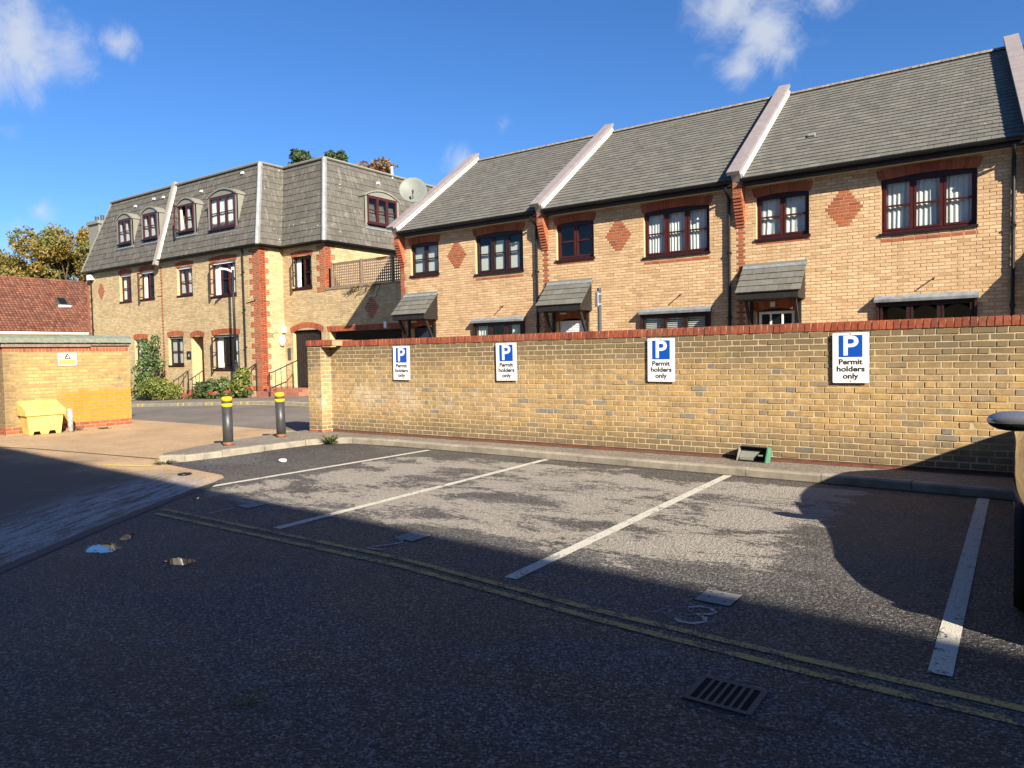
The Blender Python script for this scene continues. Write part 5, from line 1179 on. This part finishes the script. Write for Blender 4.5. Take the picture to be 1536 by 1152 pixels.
for sgn in (-1, 1):                                         # side glass and wheels
    q = MB()
    for (y0_, y1_) in ((6.35, 7.15), (7.22, 8.0)):
        P4 = []
        for y, lo in ((y0_, 0), (y1_, 0), (y1_, 1), (y0_+.12, 1)):
            hw, be, ed, tp = car_section(y); rw = hw-.30-.08*max(0, min(1, (ed-.98)/.3)); t_ = .12 if lo == 0 else .88; z = be+(ed-be)*t_; x = hw*.965+(rw-hw*.965)*(t_*.92 if lo == 0 else .9); P4.append((CX_+sgn*(x+.012), y, z))
        q.add(P4, [(0, 1, 2, 3) if sgn < 0 else (3, 2, 1, 0)])
    q.build('side_window', M_cglass, car)
    for y in (5.05, 7.85):
        wm = MB(frame((CX_+sgn*.76, y, .30), '+x')); wm.M = Matrix.Translation((CX_+sgn*.76, y, .30)) @ Matrix.Rotation(R(90), 4, 'Y'); wm.sm = False
        wm.lathe([(.18, -.10), (.29, -.10), (.305, -.07), (.305, .07), (.29, .10), (.18, .10)], 28); wh = wm.build('wheel', M_tyre, car); rm = MB(wm.M); rm.lathe([(.03, -.09), (.19, -.09), (.19, .09), (.03, .09)], 20); rm.build('rim', M_alloy, wh)
    mm = bmesh.new(); bmesh.ops.create_uvsphere(mm, u_segments=20, v_segments=12, radius=1.)
    for v in mm.verts: v.co = Vector((math.copysign(abs(v.co.x)**.8, v.co.x)*.17, v.co.y*.08, v.co.z*(.062 if v.co.z > 0 else .075)))
    me = bpy.data.meshes.new('wing_mirror'); mm.to_mesh(me); mm.free(); me.materials.append(M_mir); me.materials.append(M_black)
    for pl in me.polygons: pl.use_smooth = True; pl.material_index = 1 if pl.center.z < -.012 else 0
    o = link('wing_mirror', me, None, car); o.location = (CX_+sgn*.855, 5.95, 1.005)
    LOCm = (CX_+sgn*.80, 5.98, .96); arm = MB(); arm.tube([LOCm, (CX_+sgn*.86, 5.96, 1.0)], .03, 6); arm.build('mirror_arm', M_black, car)
    hl = MB(); 
    mm = bmesh.new(); bmesh.ops.create_uvsphere(mm, u_segments=14, v_segments=8, radius=1.)
    for v in mm.verts: v.co = Vector((v.co.x*.12, v.co.y*.06, v.co.z*.05))
    me = bpy.data.meshes.new('headlight'); mm.to_mesh(me); mm.free(); o = link('headlight', me, M_chl, car); o.location = (CX_+sgn*.36, 4.20, .58)
ws_ = MB(); hwA, beA, edA, tpA = car_section(5.8); hwB, beB, edB, tpB = car_section(6.3)
ws_.add([(CX_-.60, 5.80, edA+.05), (CX_+.60, 5.80, edA+.05), (CX_+.45, 6.28, edB+.075), (CX_-.45, 6.28, edB+.075)], [(0, 1, 2, 3)]); ws_.build('windscreen', M_cglass, car)
MB().box(CX_-.26, CX_+.26, 4.115, 4.13, .42, .53).build('number_plate', M_signw, car)

# ================================================================ PLANTS
def leaves(name, parent, blobs, n, size, m, seed=1, kind=None, shell=.55):
    """many small leaf faces spread through lobes"""
    r_ = np.random.RandomState(seed); vol = np.array([b_[3]*b_[4]*b_[5] for b_ in blobs])**(2/3); cnt = np.maximum(4, (n*vol/vol.sum()).astype(int)); V = []
    for (cx, cy, cz, rx, ry, rz), c in zip(blobs, cnt):
        d = r_.normal(size=(c, 3)); d /= np.linalg.norm(d, axis=1)[:, None]; rad = (shell+(1-shell)*r_.rand(c))**.7; rad *= 1+.22*np.sin(d[:, 0]*5+cx)*np.sin(d[:, 2]*6+cz)
        P = d*rad[:, None]*np.array([rx, ry, rz])+np.array([cx, cy, cz])
        A = r_.normal(size=(c, 3)); A /= np.linalg.norm(A, axis=1)[:, None]; B = np.cross(A, d+r_.normal(size=(c, 3))*.6); B /= np.linalg.norm(B, axis=1)[:, None]+1e-9
        s = size*(.6+.8*r_.rand(c))[:, None]
        V.append(np.stack([P-A*s, P+B*s*.55, P+A*s, P-B*s*.55], 1))
    V = np.concatenate(V).reshape(-1, 3); nf = len(V)//4; me = bpy.data.meshes.new(name); me.vertices.add(len(V)); me.vertices.foreach_set('co', V.ravel().astype(np.float32)); me.loops.add(len(V)); me.loops.foreach_set('vertex_index', np.arange(len(V), dtype=np.int32))
    me.polygons.add(nf); me.polygons.foreach_set('loop_start', np.arange(0, len(V), 4, dtype=np.int32)); me.update(calc_edges=True); me.materials.append(m)
    o = link(name, me, None, parent); return tag(o, kind=kind)
def tree(label, base, h, blobs, n, size, m, seed, cat='tree', name='broadleaf_tree', trunk_r=.3, group=None):
    t = thing(name, label, cat, base, group); bx_, by_, bz_ = base; r_ = random.Random(seed); b = MB()
    b.tube([(bx_, by_, bz_), (bx_+.1, by_, bz_+h*.35), (bx_+r_.uniform(-.4, .4), by_, bz_+h*.75)], [trunk_r, trunk_r*.7, trunk_r*.3], 8)
    for q in blobs:
        s = Vector((bx_+.1, by_, bz_+h*r_.uniform(.3, .5))); e = Vector(q[:3]); mid = s.lerp(e, .5)+Vector((r_.uniform(-.5, .5), r_.uniform(-.5, .5), .4)); b.tube([s, mid, e], [trunk_r*.35, trunk_r*.2, .015], 5)
        for j in range(3): e2 = e+Vector((r_.uniform(-.7, .7)*q[3], r_.uniform(-.7, .7)*q[4], r_.uniform(-.6, .7)*q[5])); b.tube([mid.lerp(e, .6), e2], [trunk_r*.12, .01], 4)
    b.build('trunk', M_bark, t); leaves('crown', t, blobs, n, size, m, seed); return t
def lobes(c, rx, ry, rz, n, seed, r0=.33):
    r_ = random.Random(seed); out = []
    for i in range(n):
        a = r_.uniform(0, 6.28); el = r_.uniform(-.7, 1.); q = r_.uniform(.35, .95); k = r0*r_.uniform(.7, 1.25)
        out.append((c[0]+rx*q*math.cos(a)*math.cos(el), c[1]+ry*q*math.sin(a)*math.cos(el), c[2]+rz*q*math.sin(el), rx*k, ry*k, rz*k))
    return out
tree('tallest autumn tree with yellow-brown leaves above the red tiled roof', (-65.5, 28.5, -2.4), 14, lobes((-65.5, 28.5, 10.0), 3.6, 3.6, 3.4, 22, 1), 17000, .115, M_autumn, 1)
tree('lower autumn tree at the left edge above the red tiled roof', (-69.5, 25.5, -2.4), 12, lobes((-69.5, 25.5, 8.3), 3.6, 3.4, 2.9, 18, 2), 15000, .115, M_autumn, 2)
tree('green-gold autumn tree between the two others above the tiled roof', (-67.2, 27.0, -2.4), 11, lobes((-67.0, 27.0, 8.2), 3.0, 3.0, 2.6, 14, 5), 11000, .115, M_autumn, 5)
tree('wide russet tree showing over the mansard roof near the satellite dish', (-34.2, 34.2, -2.4), 15, lobes((-34.4, 34.4, 11.9), 3.0, 2.2, 2.2, 16, 3), 9000, .12, M_autumn2, 3)
tree('dark pine whose rounded head shows over the mansard roof left of the hip', (-41.2, 33.6, -2.4), 17, lobes((-41.0, 33.4, 14.7), 1.3, 1.2, 1.25, 9, 4, .5), 6000, .10, M_pine, 4, name='pine_tree')
tree('small pine top showing just behind the mansard corner', (-39.2, 34.7, -2.4), 17, lobes((-39.0, 34.6, 15.0), .8, .8, .85, 7, 6, .5), 3500, .09, M_pine, 6, name='pine_tree')
tree('smallest pine tip showing over the roof valley', (-43.2, 32.5, -2.4), 16, lobes((-43.0, 32.4, 14.2), .5, .5, .6, 5, 7, .5), 700, .12, M_pine, 7, name='pine_tree')
def shrub(name, label, cat, blobs, n, size, m, seed, base, stem=True, group=None):
    t = thing(name, label, cat, base, group); leaves('foliage', t, blobs, n, size, m, seed)
    if stem:
        b = MB(); r_ = random.Random(seed)
        for q in blobs: b.tube([base, (q[0], q[1], q[2])], [.03, .01], 5)
        b.build('stems', M_bark, t)
    return t
shrub('climbing_shrub', 'tall dark green shrub climbing between two ground floor windows', 'shrub', [(-33.95, 18.0, 1.0, .65, .4, .7), (-33.55, 18.1, 1.7, .6, .35, .6), (-33.85, 18.1, 2.2, .45, .3, .4), (-32.95, 18.2, 1.35, .5, .25, .3), (-33.15, 18.2, 2.35, .25, .2, .5), (-34.25, 18.0, .3, .5, .4, .6)], 1700, .075, M_shrub2, 21, (-33.85, 18.2, -.5))
shrub('hedge_bush', 'clipped yellow-green bush below the climbing shrub', 'bush', [(-32.45, 17.6, .25, .75, .55, .52), (-31.65, 17.6, .25, .7, .5, .48), (-31.05, 17.7, .15, .5, .45, .4), (-32.05, 17.5, .4, .7, .5, .4)], 4200, .055, M_hedge, 22, (-31.85, 17.7, -.4))
shrub('hedge_bush', 'green bush partly hidden by the corner of the shed', 'bush', [(-35.00, 17.4, .15, .7, .5, .6), (-35.80, 17.4, .1, .6, .5, .55)], 2600, .06, M_hedge, 23, (-35.20, 17.6, -.5))
shrub('flower_shrub', 'leafy shrub left of the lamp post under the ground floor window', 'shrub', [(-29.3, 18.1, .2, .5, .35, .4), (-28.6, 18.1, .25, .45, .35, .45), (-27.9, 18.2, .3, .4, .3, .5)], 2200, .06, M_shrub, 24, (-28.6, 18.3, -.3))
shrub('flower_shrub', 'bright green shrub between the lamp post and the quoined corner', 'shrub', [(-26.2, 17.9, .45, .4, .35, .55), (-26.0, 17.9, .85, .32, .28, .35)], 1700, .06, M_hedge, 25, (-26.1, 18.0, -.1))
for i, (x, y, z, lab) in enumerate([(-26.6, 17.6, .12, 'red bedding flowers right of the lamp post base'), (-27.7, 17.7, .02, 'dark red bedding flowers left of the lamp post base'), (-25.6, 17.8, .22, 'pink flowers at the foot of the red quoins'), (-30.0, 17.9, -.1, 'red flowers beside the recessed doorway steps'), (-28.2, 17.8, .0, 'red flowers under the leafy shrub')]):
    t = thing('flower_clump', lab, 'flowers', (x, y, -.1), 'red flowers along the front of the block'); leaves('petals', t, [(x, y, z+.06, .18, .15, .11)], 38, .05, M_flower, 30+i); leaves('foliage', t, [(x, y, z-.05, .26, .2, .16)], 160, .05, M_shrub, 40+i)
